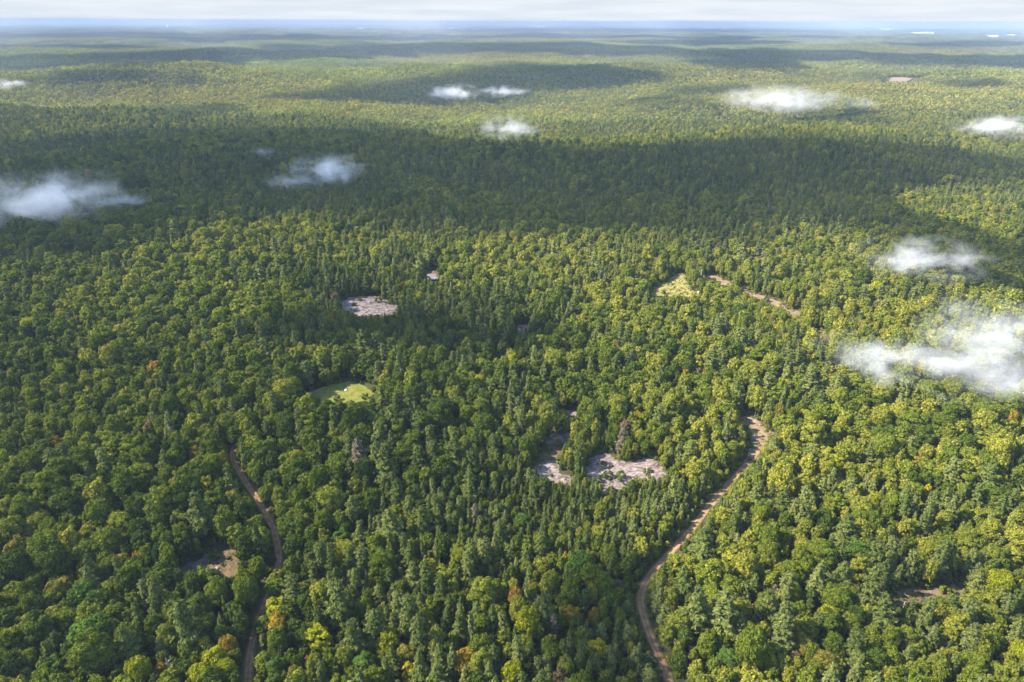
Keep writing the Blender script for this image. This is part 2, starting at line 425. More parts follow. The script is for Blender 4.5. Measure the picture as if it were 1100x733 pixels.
# ------------------------------------------------------------------ clearings and roads (outlines read off the photograph, laid on the terrain)
CLEAR = [
    ("rock_ledge", M_ROCK, 0.75, "bare pale rock ledge in the middle of the woods", [(630.9,514.5),(631.8,492.7),(641.8,488.2),(654.5,488.7),(661.8,492.7),(672.7,498.2),(687.3,494.5),(701.8,491.8),(703.6,500),(716.4,507.3),(714.5,514.5),(701.8,512.7),(676.4,516.4),(669,525.5),(649,526.4),(651,520),(638,517.3)]),
    ("rock_ledge", M_ROCK, 0.6, "smaller pale rock ledge with young trees between it and the large one", [(571.8,503.6),(583.6,497.2),(597.4,497.2),(598.2,509),(612.7,511.8),(612.7,520),(594.5,518.2),(580,509)]),
    ("rock_ledge", M_ROCK, 0.4, "thin strip of pale rock by a bare pole", [(588,470),(599,466.5),(611,467.3),(609,475.5),(588,477)]),
    ("dry_grass_patch", M_DRY, 0.1, "brown grassy neck joining two pale ledges", [(581,489),(588,477),(604,476),(600,484),(598,497.2),(583,497.2)]),
    ("rock_ledge", M_ROCK, 0.3, "small pale rock patch among tall trees", [(609,441.8),(620,441),(619,448),(610,448)]),
    ("rock_ledge", M_ROCK, 0.8, "grey rock ledge below dark conifers", [(376.4,319.6),(390,318.6),(404,318.9),(414.2,322.5),(414.2,326.9),(428.7,329),(427,332.7),(421.5,338.5),(404,339),(386.5,340),(369,333),(366.2,325.5)]),
    ("meadow", M_MEADOW, 0.0, "small green meadow with a white boulder", [(329.6,425),(347,417.3),(377.6,409.6),(393,417.3),(401.6,423.8),(395,431.5),(382,432.5),(349,431.5)]),
    ("rock_ledge", M_ROCK_DULL, 0.4, "grey rock slope beside brown grass near the dirt road", [(196.5,614),(215.4,599),(226,592),(228,606),(227,611),(208,616.6)]),
    ("dry_grass_patch", M_DRY, 0.1, "brown grassy clearing near the dirt road", [(226,592),(229.5,590.7),(253,591.8),(255.5,607),(250.8,621),(239,621),(227,611),(228,606)]),
    ("bare_ground", M_SAND, 0.2, "pinkish bare patch in the woods", [(994.4,640.8),(1009,631.8),(1029,626.3),(1032.5,634.5),(1027,641.7),(1018,644.5),(996,641.7)]),
    ("dry_grass_patch", M_DRY, 0.1, "dull brown grass patch beside a pinkish one", [(956,641.7),(972.6,636.3),(987,634.5),(983.5,646),(961.7,653)]),
    ("yellow_grass_patch", M_YELLOW, 0.1, "yellow grassy clearing lit by the sun", [(697,319),(705,309),(719,302),(727,294.5),(734,293.5),(737,303),(745,311),(752,317),(742,320),(728,317),(712,320)]),
    ("sandy_track", M_SAND, 0.15, "sandy strip between sunlit trees", [(757,296.5),(766,296),(783,302.5),(786,307),(776,307),(768,302)]),
    ("sandy_track", M_SAND, 0.15, "sandy track curving down between sunlit trees", [(793,310),(803,313),(820,318.5),(840,325),(846,333),(860,335.5),(859,340.5),(844,336),(833,329),(820,324),(802,316)]),
    ("sandy_track", M_SAND, 0.15, "short end of the sandy track", [(873,353),(879,354),(885,360),(880,362)]),
    ("rock_ledge", M_ROCK, 0.3, "tiny pinkish bare patch among round trees", [(555,350),(566,349),(568,357),(557,358)]),
    ("sandy_track", M_SAND, 0.1, "wide sandy bend at the top of the dirt road", [(796,449),(806,448),(818,458),(827,466),(828,474),(817,482),(806,494),(800,496),(810,478),(806,463)]),
    ("cabin_yard", M_SOIL, 0.0, "small yard round the cabin", [(457,292),(467,290),(472,297),(471,304),(459,304)]),
]
def poly_ground(px):
    P = np.array(px, float); Q = []
    for a, b in zip(P, np.roll(P, -1, 0)):
        for t in (0, .34, .67): Q.append(a + (b - a) * t)
    Q = np.array(Q); return unproject(Q[:, 0], Q[:, 1])[:, :2]

def poly_sd(X, Y, P):
    """signed distance (inside positive) of points to a polygon"""
    X = np.asarray(X, float); Y = np.asarray(Y, float)
    ins = np.zeros(X.shape, bool); dm = np.full(X.shape, 1e18)
    for (x1, y1), (x2, y2) in zip(P, np.roll(P, -1, 0)):
        dx, dy = x2 - x1, y2 - y1; l2 = dx * dx + dy * dy + 1e-12
        t = np.clip(((X - x1) * dx + (Y - y1) * dy) / l2, 0, 1)
        dm = np.minimum(dm, (X - x1 - t * dx) ** 2 + (Y - y1 - t * dy) ** 2)
        c = ((y1 > Y) != (y2 > Y)) & (X < dx * (Y - y1) / (dy if abs(dy) > 1e-12 else 1e-12) + x1); ins ^= c
    d = np.sqrt(dm); return np.where(ins, d, -d)

GX0, GX1, GY0, GY1, GR = -440, 520, 90, 700, 1.0
gx, gy = np.meshgrid(np.arange(GX0, GX1, GR), np.arange(GY0, GY1, GR), indexing="ij")
OPEN = np.zeros(gx.shape, bool)          # seen ground: nothing tall may stand in front of it
BARE = np.zeros(gx.shape, bool)          # no trunk here
CLEAR_G = []
for k, (name, m, relief, label, px) in enumerate(CLEAR):
    P = poly_ground(px); CLEAR_G.append(P)
    x0, y0 = P.min(0) - 4; x1, y1 = P.max(0) + 4
    c = 0.5
    X, Y = np.meshgrid(np.arange(x0, x1, c), np.arange(y0, y1, c), indexing="ij")
    sd = poly_sd(X, Y, P) + 1.6 * vnoise(X / 3.1, Y / 3.1, 20 + k) + 0.9 + 0.6 * vnoise(X / 1.1, Y / 1.1, 40 + k)
    ed = sstep(0, 3.5, sd)
    rl = relief * ed * (0.55 * vnoise(X / 5.2, Y / 3.6, 60 + k) + 0.35 * vnoise(X / 1.9, Y / 1.3, 61 + k) + 0.22 * vnoise(X / 0.8, Y / 0.6, 62 + k) + 0.35)
    Z = height(X, Y) + 0.09 + 0.004 * k + np.maximum(rl, -0.05 * ed)
    ny = X.shape[1]; idx = np.arange(X.size).reshape(X.shape)
    q = (sd[:-1, :-1] > 0) & (sd[1:, :-1] > 0) & (sd[:-1, 1:] > 0) & (sd[1:, 1:] > 0)
    F = np.stack([idx[:-1, :-1][q], idx[1:, :-1][q], idx[1:, 1:][q], idx[:-1, 1:][q]], 1)
    used = np.unique(F); remap = np.zeros(X.size, np.int64); remap[used] = np.arange(len(used))
    V = np.stack([X, Y, Z], -1).reshape(-1, 3)[used]
    link(name, mesh_from(name, V, remap[F], [m], smooth=True), kind="structure", label=label)
    g = poly_sd(gx, gy, P); OPEN |= g > -0.2; BARE |= g > -0.8

ROADS = [
    ("dirt_road", 2.5, "narrow brown dirt road through dark woods", [(350,416.5),(330,424.5),(300,437),(272,455),(254,477),(249,491),(260,512),(277,538),(291,562),(299,588),(299,611),(290,634),(279,665),(269,697),(266,735),(262,800)], [(246,488,302,616), (260,640,300,760)]),
    ("dirt_road", 2.7, "winding pale dirt road through sunlit woods", [(799,448),(812,458),(822,468),(817,480),(806,494),(793,509),(775,528),(757,550),(743,568),(727,586),(711,603),(702,613),(693,626),(688,640),(689,655),(694,671),(700,688),(707,705),(716,727),(735,790)], [(680,440,840,800)]),
]
ROAD_LINES = []; SUNNY = np.zeros(gx.shape, bool)   # open ground that the sun reaches: only low growth on its sunny side
for (name, _, _, _, _), P in zip(CLEAR, CLEAR_G):
    if name in ('yellow_grass_patch', 'sandy_track', 'cabin_yard'): SUNNY |= poly_sd(gx, gy, P) > 0.5
for k, (name, w, label, px, vis) in enumerate(ROADS):
    px = np.array(px, float)
    # smooth (Catmull-Rom) in photo space, then laid on the terrain
    Q = []
    for i in range(len(px) - 1):
        p0, p1, p2, p3 = px[max(i - 1, 0)], px[i], px[i + 1], px[min(i + 2, len(px) - 1)]
        for t in np.arange(0, 1, 0.1): Q.append(0.5 * (2 * p1 + (p2 - p0) * t + (2 * p0 - 5 * p1 + 4 * p2 - p3) * t * t + (3 * p1 - p0 - 3 * p2 + p3) * t ** 3))
    Q = np.array(Q); G = unproject(Q[:, 0], Q[:, 1])[:, :2]
    seg = np.r_[0, np.cumsum(np.linalg.norm(np.diff(G, axis=0), axis=1))]
    s = np.arange(0, seg[-1], 1.0); G = np.stack([np.interp(s, seg, G[:, 0]), np.interp(s, seg, G[:, 1])], 1)
    for _ in range(12): G[1:-1] = 0.25 * G[:-2] + 0.5 * G[1:-1] + 0.25 * G[2:]
    T = np.gradient(G, axis=0); T /= np.linalg.norm(T, axis=1, keepdims=True); Nn = np.stack([T[:, 1], -T[:, 0]], 1)
    nc = 9; V = []; UVv = []
    for j in range(nc):
        u = j / (nc - 1) * 2 - 1
        hw = w / 2 * (1 + 0.13 * vnoise(s / 7, s * 0 + k * 9 + (5 if u > 0 else 0), 71)) + 0.25
        p = G + Nn * (u * hw)[:, None]
        z = height(p[:, 0], p[:, 1]) + 0.155 - 0.08 * (1 if abs(abs(u) - 0.5) < 0.2 else 0)
        V.append(np.stack([p[:, 0], p[:, 1], z], 1)); UVv.append(np.stack([np.full(len(s), (u + 1) / 2), s / w], 1))
    V = np.stack(V, 1).reshape(-1, 3); UVv = np.stack(UVv, 1).reshape(-1, 2)
    n = len(s); i = np.arange(n - 1)[:, None] * nc; j = np.arange(nc - 1)[None]
    F = np.stack([i + j, i + j + 1, i + nc + j + 1, i + nc + j], -1).reshape(-1, 4)
    me = mesh_from(name, V, F, [M_DIRT], smooth=True)
    uvl = me.uv_layers.new(name="UVMap"); uvl.data.foreach_set("uv", UVv[F.ravel()].astype(np.float32).ravel())
    link(name, me, kind="structure", label=label)
    ROAD_LINES.append(G)
    qx, qy, _ = project(np.column_stack([G, height(G[:, 0], G[:, 1])]))
    seen = np.zeros(len(G), bool)
    for (a, b, c, d) in vis: seen |= (qx > a) & (qx < c) & (qy > b) & (qy < d)
    for (x, y), sv in zip(G, seen):
        a0, b0 = int((x - GX0) / GR), int((y - GY0) / GR)
        for a in range(a0 - 4, a0 + 6):
            for b in range(b0 - 4, b0 + 6):
                if 0 <= a < gx.shape[0] and 0 <= b < gx.shape[1]:
                    dd = math.hypot(gx[a, b] - x, gy[a, b] - y)
                    if dd < w * 0.45 and sv: OPEN[a, b] = True
                    if dd < w * 0.4 and sv and k == 1: SUNNY[a, b] = True
                    if dd < w / 2 + 0.7: BARE[a, b] = True

def look(grid, x, y):
    a = ((x - GX0) / GR + 0.5).astype(int); b = ((y - GY0) / GR + 0.5).astype(int)
    ok = (a >= 0) & (b >= 0) & (a < grid.shape[0]) & (b < grid.shape[1])
    return grid[np.clip(a, 0, grid.shape[0] - 1), np.clip(b, 0, grid.shape[1] - 1)] & ok

# ------------------------------------------------------------------ the trees: where, what, how big, which colour
PAL_B = np.array([(0.044, 0.066, 0.011), (0.068, 0.092, 0.012), (0.096, 0.118, 0.014), (0.128, 0.140, 0.022), (0.165, 0.165, 0.024)])
PAL_P = np.array([(0.046, 0.064, 0.016), (0.066, 0.083, 0.022), (0.092, 0.106, 0.033), (0.118, 0.130, 0.036)])
def pal(P, g):
    g = np.clip(g, 0, 0.9999) * (len(P) - 1); i = g.astype(int); f = (g - i)[:, None]
    return P[i] * (1 - f) + P[np.minimum(i + 1, len(P) - 1)] * f
C_YG, C_YEL, C_ORY, C_OR, C_BROWN, C_GREY, C_OLIVE, C_DK, C_GR = (0.165, 0.175, 0.010), (0.24, 0.20, 0.012), (0.21, 0.145, 0.018), (0.20, 0.118, 0.030), (0.135, 0.098, 0.052), (0.13, 0.108, 0.080), (0.125, 0.115, 0.020), (0.03, 0.06, 0.016), (0.06, 0.10, 0.018)
CNAME = {C_YG: "bright yellow-green", C_YEL: "bright yellow", C_ORY: "orange-yellow", C_OR: "orange", C_BROWN: "brown", C_GREY: "pale grey", C_OLIVE: "olive gold", C_DK: "dark green", C_GR: "fresh green"}
# noticeable trees: photo x, y of the crown's middle, crown radius in photo pixels, kind, colour (None: as its neighbours)
SPECIAL = [
    (150,718,13,'b',C_YG),(163,673,6,'b',C_BROWN),(93,683,21,'b',C_GR),(94,590,14,'b',None),(93,613,12,'b',C_OLIVE),(65,633,13,'b',C_OLIVE),(87,639,15,'b',C_GR),
    (81,704,10,'b',C_ORY),(165,642,12,'p',None),(129,602,8,'b',C_ORY),(20,586,13,'b',C_OLIVE),(175,593,11,'b',C_DK),(344,684,13,'b',C_YG),(416,692,13,'b',C_YG),
    (437,704,12,'b',C_OLIVE),(441,723,10,'b',C_YEL),(365,652,16,'p',None),(380,690,12,'p',None),(438,665,13,'p',None),(449,683,12,'p',None),(397,667,8,'p',None),
    (392,713,12,'b',C_GR),(331,711,5,'b',C_OR),(316,723,8,'b',C_OLIVE),(296,648,13,'b',C_YG),(296,672,12,'b',C_ORY),(234,707,13,'b',C_YG),(214,722,12,'b',C_YG),
    (240,722,12,'b',C_YG),(245,692,9,'b',C_ORY),(242,670,5,'s',None),(241,652,5,'s',None),(233,676,5,'s',None),(201,672,17,'p',None),(298,716,10,'b',C_GR),
    (861,692,12,'b',C_OLIVE),(890,660,11,'b',C_YG),(851,636,11,'b',C_YG),(838,611,9,'b',C_OLIVE),(778,660,18,'p',None),(752,655,15,'p',None),(840,668,13,'p',None),
    (812,665,8,'p',None),(782,706,11,'b',C_GR),(826,708,11,'b',C_YG),(883,712,13,'b',C_OLIVE),(852,708,7,'b',C_BROWN),(830,633,6,'b',C_GREY),(934,634,13,'p',None),
    (1074,624,14,'b',C_YG),(567,668,15,'b',C_YG),(615,660,9,'b',C_ORY),(638,662,7,'b',C_ORY),(640,698,11,'b',C_YEL),(499,710,13,'b',C_ORY),(549,724,13,'b',C_YG),
    (572,634,8,'b',C_OLIVE),(462,610,8,'b',C_YEL),(545,621,4,'b',C_GREY),(663,629,5,'b',C_GREY),(298,431,5,'b',C_OR),(150,338,4,'b',C_OR),(165,395,8,'b',C_ORY),
    (313,352,5,'b',C_OR),(32,348,8,'b',C_YG),(513,338,5,'b',C_BROWN),(607,412,4,'b',C_BROWN),(552,386,7,'b',C_YG),(565,345,6,'b',C_YG),(617,321,4,'b',C_ORY),
    (977,296,5,'b',C_OR),(1063,305,5,'b',C_OR),(942,311,8,'b',C_YG),(1066,446,6,'b',C_OR),(1086,452,9,'b',C_ORY),(945,415,5,'b',C_OR),(1077,243,5,'b',C_OR),
    (767,545,7,'b',C_ORY),(897,497,10,'b',C_YG),(985,495,7,'b',C_ORY),(938,536,8,'b',C_YG),(869,536,8,'b',C_YG),(924,595,15,'b',C_GR),(678,484,6,'s',None),
    (743,563,9,'b',C_YG),(696,630,10,'b',C_GR),(250,345,5,'b',C_OR),(1095,700,12,'b',C_YG),(60,720,13,'b',C_GR),(10,665,12,'b',C_YG),(370,578,9,'b',C_GR),
    (415,505,13,'p',None),(402,495,12,'p',None),(560,560,9,'b',C_GR),(622,605,14,'b',C_GR),(585,655,11,'p',None),(500,600,11,'p',None),(95,185,4,'b',C_OR),
]
STAND = [(250,266,70,-.2,.1,.28),(400,268,50,-.1,.0,.22),(620,292,70,-.1,.0,.2),(960,215,90,-.1,.0,.2),  # photo x, y, radius (m), more conifers, larger trees, tint; largest tints paint sunlight of the lit strips into leaf colour
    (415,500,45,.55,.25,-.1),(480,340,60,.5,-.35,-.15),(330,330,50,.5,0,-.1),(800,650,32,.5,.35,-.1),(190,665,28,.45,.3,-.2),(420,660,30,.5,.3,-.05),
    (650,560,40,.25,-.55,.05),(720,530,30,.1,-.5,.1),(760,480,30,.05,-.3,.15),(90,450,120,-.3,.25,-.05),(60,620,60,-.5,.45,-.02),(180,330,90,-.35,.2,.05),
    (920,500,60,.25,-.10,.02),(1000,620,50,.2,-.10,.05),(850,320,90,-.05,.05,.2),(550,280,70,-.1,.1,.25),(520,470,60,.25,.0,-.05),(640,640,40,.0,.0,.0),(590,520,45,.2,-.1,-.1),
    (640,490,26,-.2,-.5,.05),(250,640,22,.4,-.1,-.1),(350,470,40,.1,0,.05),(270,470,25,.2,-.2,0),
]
_S = unproject([s[0] for s in STAND], [s[1] for s in STAND])
def stand(x, y):
    d = np.hypot(x, y)
    c = 0.30 + 0.22 * vnoise(x / 75, y / 75, 31) + 0.25 * sstep(350, 700, d) * vnoise(x / 210, y / 150, 38) + 0.22 * vnoise(x / 28, y / 28, 32)
    m = 0.45 * vnoise(x / 90, y / 90, 33) + 0.25 * vnoise(x / 34, y / 34, 34)
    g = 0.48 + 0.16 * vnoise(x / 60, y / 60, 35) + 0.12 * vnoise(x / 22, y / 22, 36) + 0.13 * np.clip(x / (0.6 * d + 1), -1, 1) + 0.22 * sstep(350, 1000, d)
    band = np.exp(-((d - 830) / 220) ** 2); c = c + 0.18 * band; g = g - 0.14 * band      # shade behind the sunlit strip put into tree colour: more pines, darker tints
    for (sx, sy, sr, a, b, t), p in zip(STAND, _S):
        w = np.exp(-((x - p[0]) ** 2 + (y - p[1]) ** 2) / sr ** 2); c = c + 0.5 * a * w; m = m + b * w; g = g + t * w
    return c, np.clip(m, -0.8, 0.8), g

def tint_of(kind, g, n, x):
    t = np.where((kind == 0)[:, None], pal(PAL_B, g + 0.30 * rng.normal(size=n)), pal(PAL_P, 0.20 + 0.45 * g + 0.20 * rng.normal(size=n)))
    u = rng.random(n); br = (kind == 0)
    warm = 0.0026 + 0.0014 * (x > 0)
    for lo, hi, c in ((0, 1, C_ORY), (1, 1.6, C_OR), (1.6, 3.2, C_YEL), (3.2, 4.6, C_BROWN), (4.6, 7.5, C_OLIVE)):
        sel = br & (u >= lo * warm) & (u < hi * warm); t[sel] = np.array(c) * rng.uniform(0.75, 1.05, (sel.sum(), 1))
    dead = (kind == 1) & (u < 0.004); t[dead] = (0.105, 0.088, 0.062)
    return t

# candidates ---------------------------------------------------------
def cand(y0, y1, sp, margin):
    ys = np.arange(y0, y1, sp); wy = 0.80 if y1 < 500 else 0.93; xs = np.arange(-wy * y1 - margin, wy * y1 + margin, sp)
    X, Y = np.meshgrid(xs, ys); X = X.ravel() + rng.uniform(-.5, .5, X.size) * sp; Y = Y.ravel() + rng.uniform(-.5, .5, Y.size) * sp
    k = np.abs(X) < wy * Y + margin; return X[k], Y[k]
c1x, c1y = cand(70, 480, 2.2, 60); c2x, c2y = cand(480, 1330, 3.1, 60)
X = np.r_[c1x, c2x]; Y = np.r_[c1y, c2y]
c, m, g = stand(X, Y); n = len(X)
kind = (rng.random(n) < np.clip(0.46 + (c - 0.5) * 1.5, 0.05, 0.66)).astype(int)
R = np.where(kind == 0, 2.42 * (1 + 0.48 * m) * np.exp(0.24 * rng.normal(size=n)), 2.4 * (1 + 0.45 * m) * np.exp(0.22 * rng.normal(size=n)))
R = np.clip(R, 1.1, 5.6)
small = rng.random(n) < 0.22; R[small] *= 0.62
Hh = np.where(kind == 0, (2.45 * R + 4.2) * rng.uniform(.85, 1.25, n), np.clip(3.6 * R + 4.2, 5, 20) * rng.uniform(.88, 1.12, n))
shape = np.where(kind == 0, rng.integers(0, len(B_SHAPES), n), rng.integers(0, 3, n))
spire = (kind == 1) & (rng.random(n) < 0.13 + 0.10 * (m < -0.15)); shape[spire] = rng.integers(3, 5, spire.sum()); R[spire] *= 0.85
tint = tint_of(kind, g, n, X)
loud = (kind == 0) & (R > 2.9) & (tint[:, 0] > 1.08 * tint[:, 1]); tint[loud] = pal(PAL_B, g[loud])     # autumn has reached only smaller trees
pri = -R + rng.uniform(0, 1.8, n)
special = np.full(n, -1)
# the noticeable trees
sp = np.array([(s[0], s[1]) for s in SPECIAL], float)
hz = np.full(len(sp), 8.0)
for _ in range(3):
    P = unproject(sp[:, 0], sp[:, 1], hz); _, _, dep = project(P + np.array([0, 0, 1]) * hz[:, None])
    r_ = np.array([s[2] for s in SPECIAL]) / FPX * dep
    kk = np.array([0 if s[3] == 'b' else 1 for s in SPECIAL])
    h_ = np.where(kk == 0, 2.3 * r_ + 4.0, np.clip(4.4 * r_ + 4, 7, 21)); hz = np.where(kk == 0, 0.64, 0.55) * h_
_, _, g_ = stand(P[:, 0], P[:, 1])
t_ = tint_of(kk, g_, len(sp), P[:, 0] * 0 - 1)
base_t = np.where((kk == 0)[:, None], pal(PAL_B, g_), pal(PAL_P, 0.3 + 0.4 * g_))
for i, s in enumerate(SPECIAL): t_[i] = s[4] if s[4] is not None else base_t[i]
sh_ = np.array([rng.integers(3, 5) if s[3] == 's' else rng.integers(0, 3) if s[3] == 'p' else rng.integers(0, len(B_SHAPES)) for s in SPECIAL])
X = np.r_[P[:, 0], X]; Y = np.r_[P[:, 1], Y]; kind = np.r_[kk, kind]; R = np.r_[r_, R]; Hh = np.r_[h_, Hh]; shape = np.r_[sh_, shape]
tint = np.r_[t_, tint]; pri = np.r_[np.full(len(sp), -99.0), pri]; special = np.r_[np.arange(len(sp)), special]; n = len(X)
# nothing tall in front of open ground
D = np.hypot(X, Y); ux, uy = -X / D, -Y / D
tanv = (CAM_Z - height(X, Y)) / D
Hmax = np.full(n, 99.0)
for lat in (-0.75, 0, 0.75):
    lx, ly = -uy * R * lat, ux * R * lat
    for st in np.arange(0.5, 34, 1.0):
        hit = look(OPEN, X - ux * st + lx, Y - uy * st + ly)
        Hmax = np.where(hit, np.minimum(Hmax, np.maximum(st - 0.4, 0) * tanv * (1.05 if lat == 0 else 1.25)), Hmax)
for lat in (-.6, 0, .6):                    # crowns do not hang far over open ground
    for st in (0.0, 0.55):
        hit = look(OPEN, X - uy * R * lat + ux * R * st, Y + ux * R * lat + uy * R * st); Hmax = np.where(hit & (lat == 0) & (st > 0), np.minimum(Hmax, 1e9), Hmax)
shx, shy = -SUN_DIR[0] / math.hypot(SUN_DIR[0], SUN_DIR[1]), -SUN_DIR[1] / math.hypot(SUN_DIR[0], SUN_DIR[1])
for st in np.arange(0.5, 15, 1.0):
    hit = look(SUNNY, X + shx * st, Y + shy * st) & (special < 0)
    Hmax = np.where(hit, np.minimum(Hmax, np.maximum(1.6 + st * SUN_DIR[2] / math.cos(SUN_EL * D2R) * 1.15, 2.3)), Hmax)
sc = np.minimum(1, Hmax / Hh)
keep = (~look(BARE, X, Y)) & ((sc > 0.30) | (special >= 0) & (sc > 0.2)) & (Hmax > 2.2)
low = sc < 0.999
Hh = Hh * np.where(low, sc, 1); R = np.where(low, np.maximum(R * sc ** 0.5, 1.0), R)
# greedy spacing
order = np.argsort(pri); cell = 6.5; grid = {}; chosen = []
KD = kind.tolist(); XL, YL, RL, KL = X.tolist(), Y.tolist(), R.tolist(), keep.tolist()
for i in order.tolist():
    if not KL[i]: continue
    x, y, r = XL[i], YL[i], RL[i]; cx, cy = int(x // cell), int(y // cell); ok = True
    for a in (cx - 1, cx, cx + 1):
        for b in (cy - 1, cy, cy + 1):
            for j in grid.get((a, b), ()):
                dd = (0.66 if KD[i] == 0 and KD[j] == 0 else 0.66) * (r + RL[j])
                if (XL[j] - x) ** 2 + (YL[j] - y) ** 2 < dd * dd: ok = False; break
            if not ok: break
        if not ok: break
    if ok: grid.setdefault((cx, cy), []).append(i); chosen.append(i)
ch = np.array(chosen)
X, Y, kind, R, Hh, shape, tint, special = (a[ch] for a in (X, Y, kind, R, Hh, shape, tint, special)); n = len(X)
Z = height(X, Y) - 0.1; rot = rng.uniform(0, 6.283, n)
baseR = np.array([s["R"] for s in B_SHAPES] + [s["R"] for s in P_SHAPES]); baseH = np.array([s["top"] for s in B_SHAPES] + [s["top"] for s in P_SHAPES])
bi = np.where(kind == 0, shape, shape + len(B_SHAPES))
SXY = R / baseR[bi]; SZ = Hh / baseH[bi]
tilt = rng.normal(size=(n, 2)) * 0.05; asp = np.exp(rng.normal(size=n) * 0.11)
qx, qy, dep = project(np.stack([X, Y, Z + 0.62 * Hh], 1))
inframe = (qx > 4) & (qx < 1096) & (qy > 4) & (qy < 728)
size = R * Hh / dep ** 2
# the largest 300 of each kind in view become trees of their own
own = np.zeros(n, bool)
for k in (0, 1):
    idx = np.nonzero(inframe & (kind == k))[0]; idx = idx[np.argsort(-size[idx] - 1e3 * (special[idx] >= 0) * (dep[idx] < 330))][:300]; own[idx] = True
print("trees", n, "own", own.sum(), "min y of own", qy[own].min())

# a label of its own for every tree: how it looks, and where it stands among things one can find
MARKS = [("large pale ledge", 670, 507), ("smaller pale ledge", 592, 508), ("grey ledge under conifers", 400, 330), ("green meadow", 370, 420), ("brown clearing by dark road", 232, 605),
         ("pinkish bare patch", 1012, 636), ("top of dark road", 250, 492), ("bend of dark road", 298, 592), ("foot of dark road", 266, 722), ("sandy bend of sunlit road", 815, 468),
         ("middle of sunlit road", 757, 550), ("lower bend of sunlit road", 690, 640), ("foot of sunlit road", 714, 722), ("picture's bottom left corner", 0, 733), ("picture's bottom right corner", 1100, 733),
         ("middle of bottom edge", 480, 733), ("middle of left edge", 0, 420), ("lower left edge", 0, 570), ("middle of right edge", 1100, 430), ("lower right edge", 1100, 570), ("slim pale pole", 586, 462), ("white birch trunk", 731, 697)]
ORD = ["nearest", "second nearest", "third nearest", "fourth nearest", "fifth nearest", "sixth nearest", "seventh nearest", "eighth nearest", "ninth nearest", "tenth nearest", "eleventh nearest", "twelfth nearest"]
def colour_word(k, t):
    r, g, b = t
    if r > 0.75 * g and b > 0.55 * g: return "bleached grey"
    if r > 1.55 * g: return "orange"
    if r > 1.25 * g: return "orange-yellow" if r > 0.15 else "brown"
    if r > 1.08 * g: return "golden yellow" if r > 0.19 else "olive gold"
    lum = 0.3 * r + 0.6 * g + 0.1 * b
    if k: return "dark green" if lum < 0.062 else "grey-green" if lum < 0.085 else "pale green"
    return "dark green" if lum < 0.068 else "mid green" if lum < 0.092 else "olive green" if lum < 0.122 else "yellow-green"
def way(dx, dy):
    a = math.degrees(math.atan2(-dy, dx)) % 360
    return ["right of", "upper right of", "above", "upper left of", "left of", "lower left of", "below", "lower right of"][int((a + 22.5) // 45) % 8]
TREE_LABEL = {}; bins = {}
spx = R / dep * FPX
cut = {k: np.quantile(spx[own & (kind == k)], [0.33, 0.7]) for k in (0, 1)}
for i in np.nonzero(own)[0]:
    k = int(kind[i]); ds = [math.hypot(qx[i] - mx, qy[i] - my) for _, mx, my in MARKS]; j = int(np.argmin(ds))
    size_w = ("small", "middling", "broad")[int(np.searchsorted(cut[k], spx[i]))] if k == 0 else ("small", "mid-sized", "large")[int(np.searchsorted(cut[k], spx[i]))]
    form = "broadleaf tree" if k == 0 else "slender conifer" if shape[i] >= 3 else "bushy pine"
    key = (size_w, colour_word(k, tint[i]), form, way(qx[i] - MARKS[j][1], qy[i] - MARKS[j][2]), MARKS[j][0]); bins.setdefault(key, []).append((ds[j], i))
for key, v in bins.items():
    v.sort()
    for o_, (_, i) in enumerate(v):
        lab = "%s %s %s %s the %s" % key + ("" if len(v) == 1 else ", %s" % ORD[min(o_, 11)])
        TREE_LABEL[i] = (lab, "broadleaf trees of the near woods" if kind[i] == 0 else "conifers of the near woods")
print("label words max", max(len(v[0].split()) for v in TREE_LABEL.values()), "distinct", len({v[0] for v in TREE_LABEL.values()}), "ord max", max(len(v) for v in bins.values()))


OWN = []
PALE = rng.random(n) < 0.12
for i in np.nonzero(own)[0]:
    k = kind[i]; crown, trunk, pale, s = (NEAR_B if k == 0 else NEAR_P)[shape[i]]
    if k == 0 and PALE[i]: trunk = pale
    nm = "broadleaf_tree" if k == 0 else "conifer_tree"
    root = link(nm, None, label=TREE_LABEL[i][0], category="tree", group=TREE_LABEL[i][1])
    root.location = (X[i], Y[i], Z[i]); root.rotation_euler = (tilt[i, 0], tilt[i, 1], rot[i]); root.scale = (SXY[i] * asp[i], SXY[i] / asp[i], SZ[i])
    root.empty_display_size = 0.5
    t = link("trunk", trunk, root); cr = link("crown", crown, root); cr.color = (*tint[i], 1)

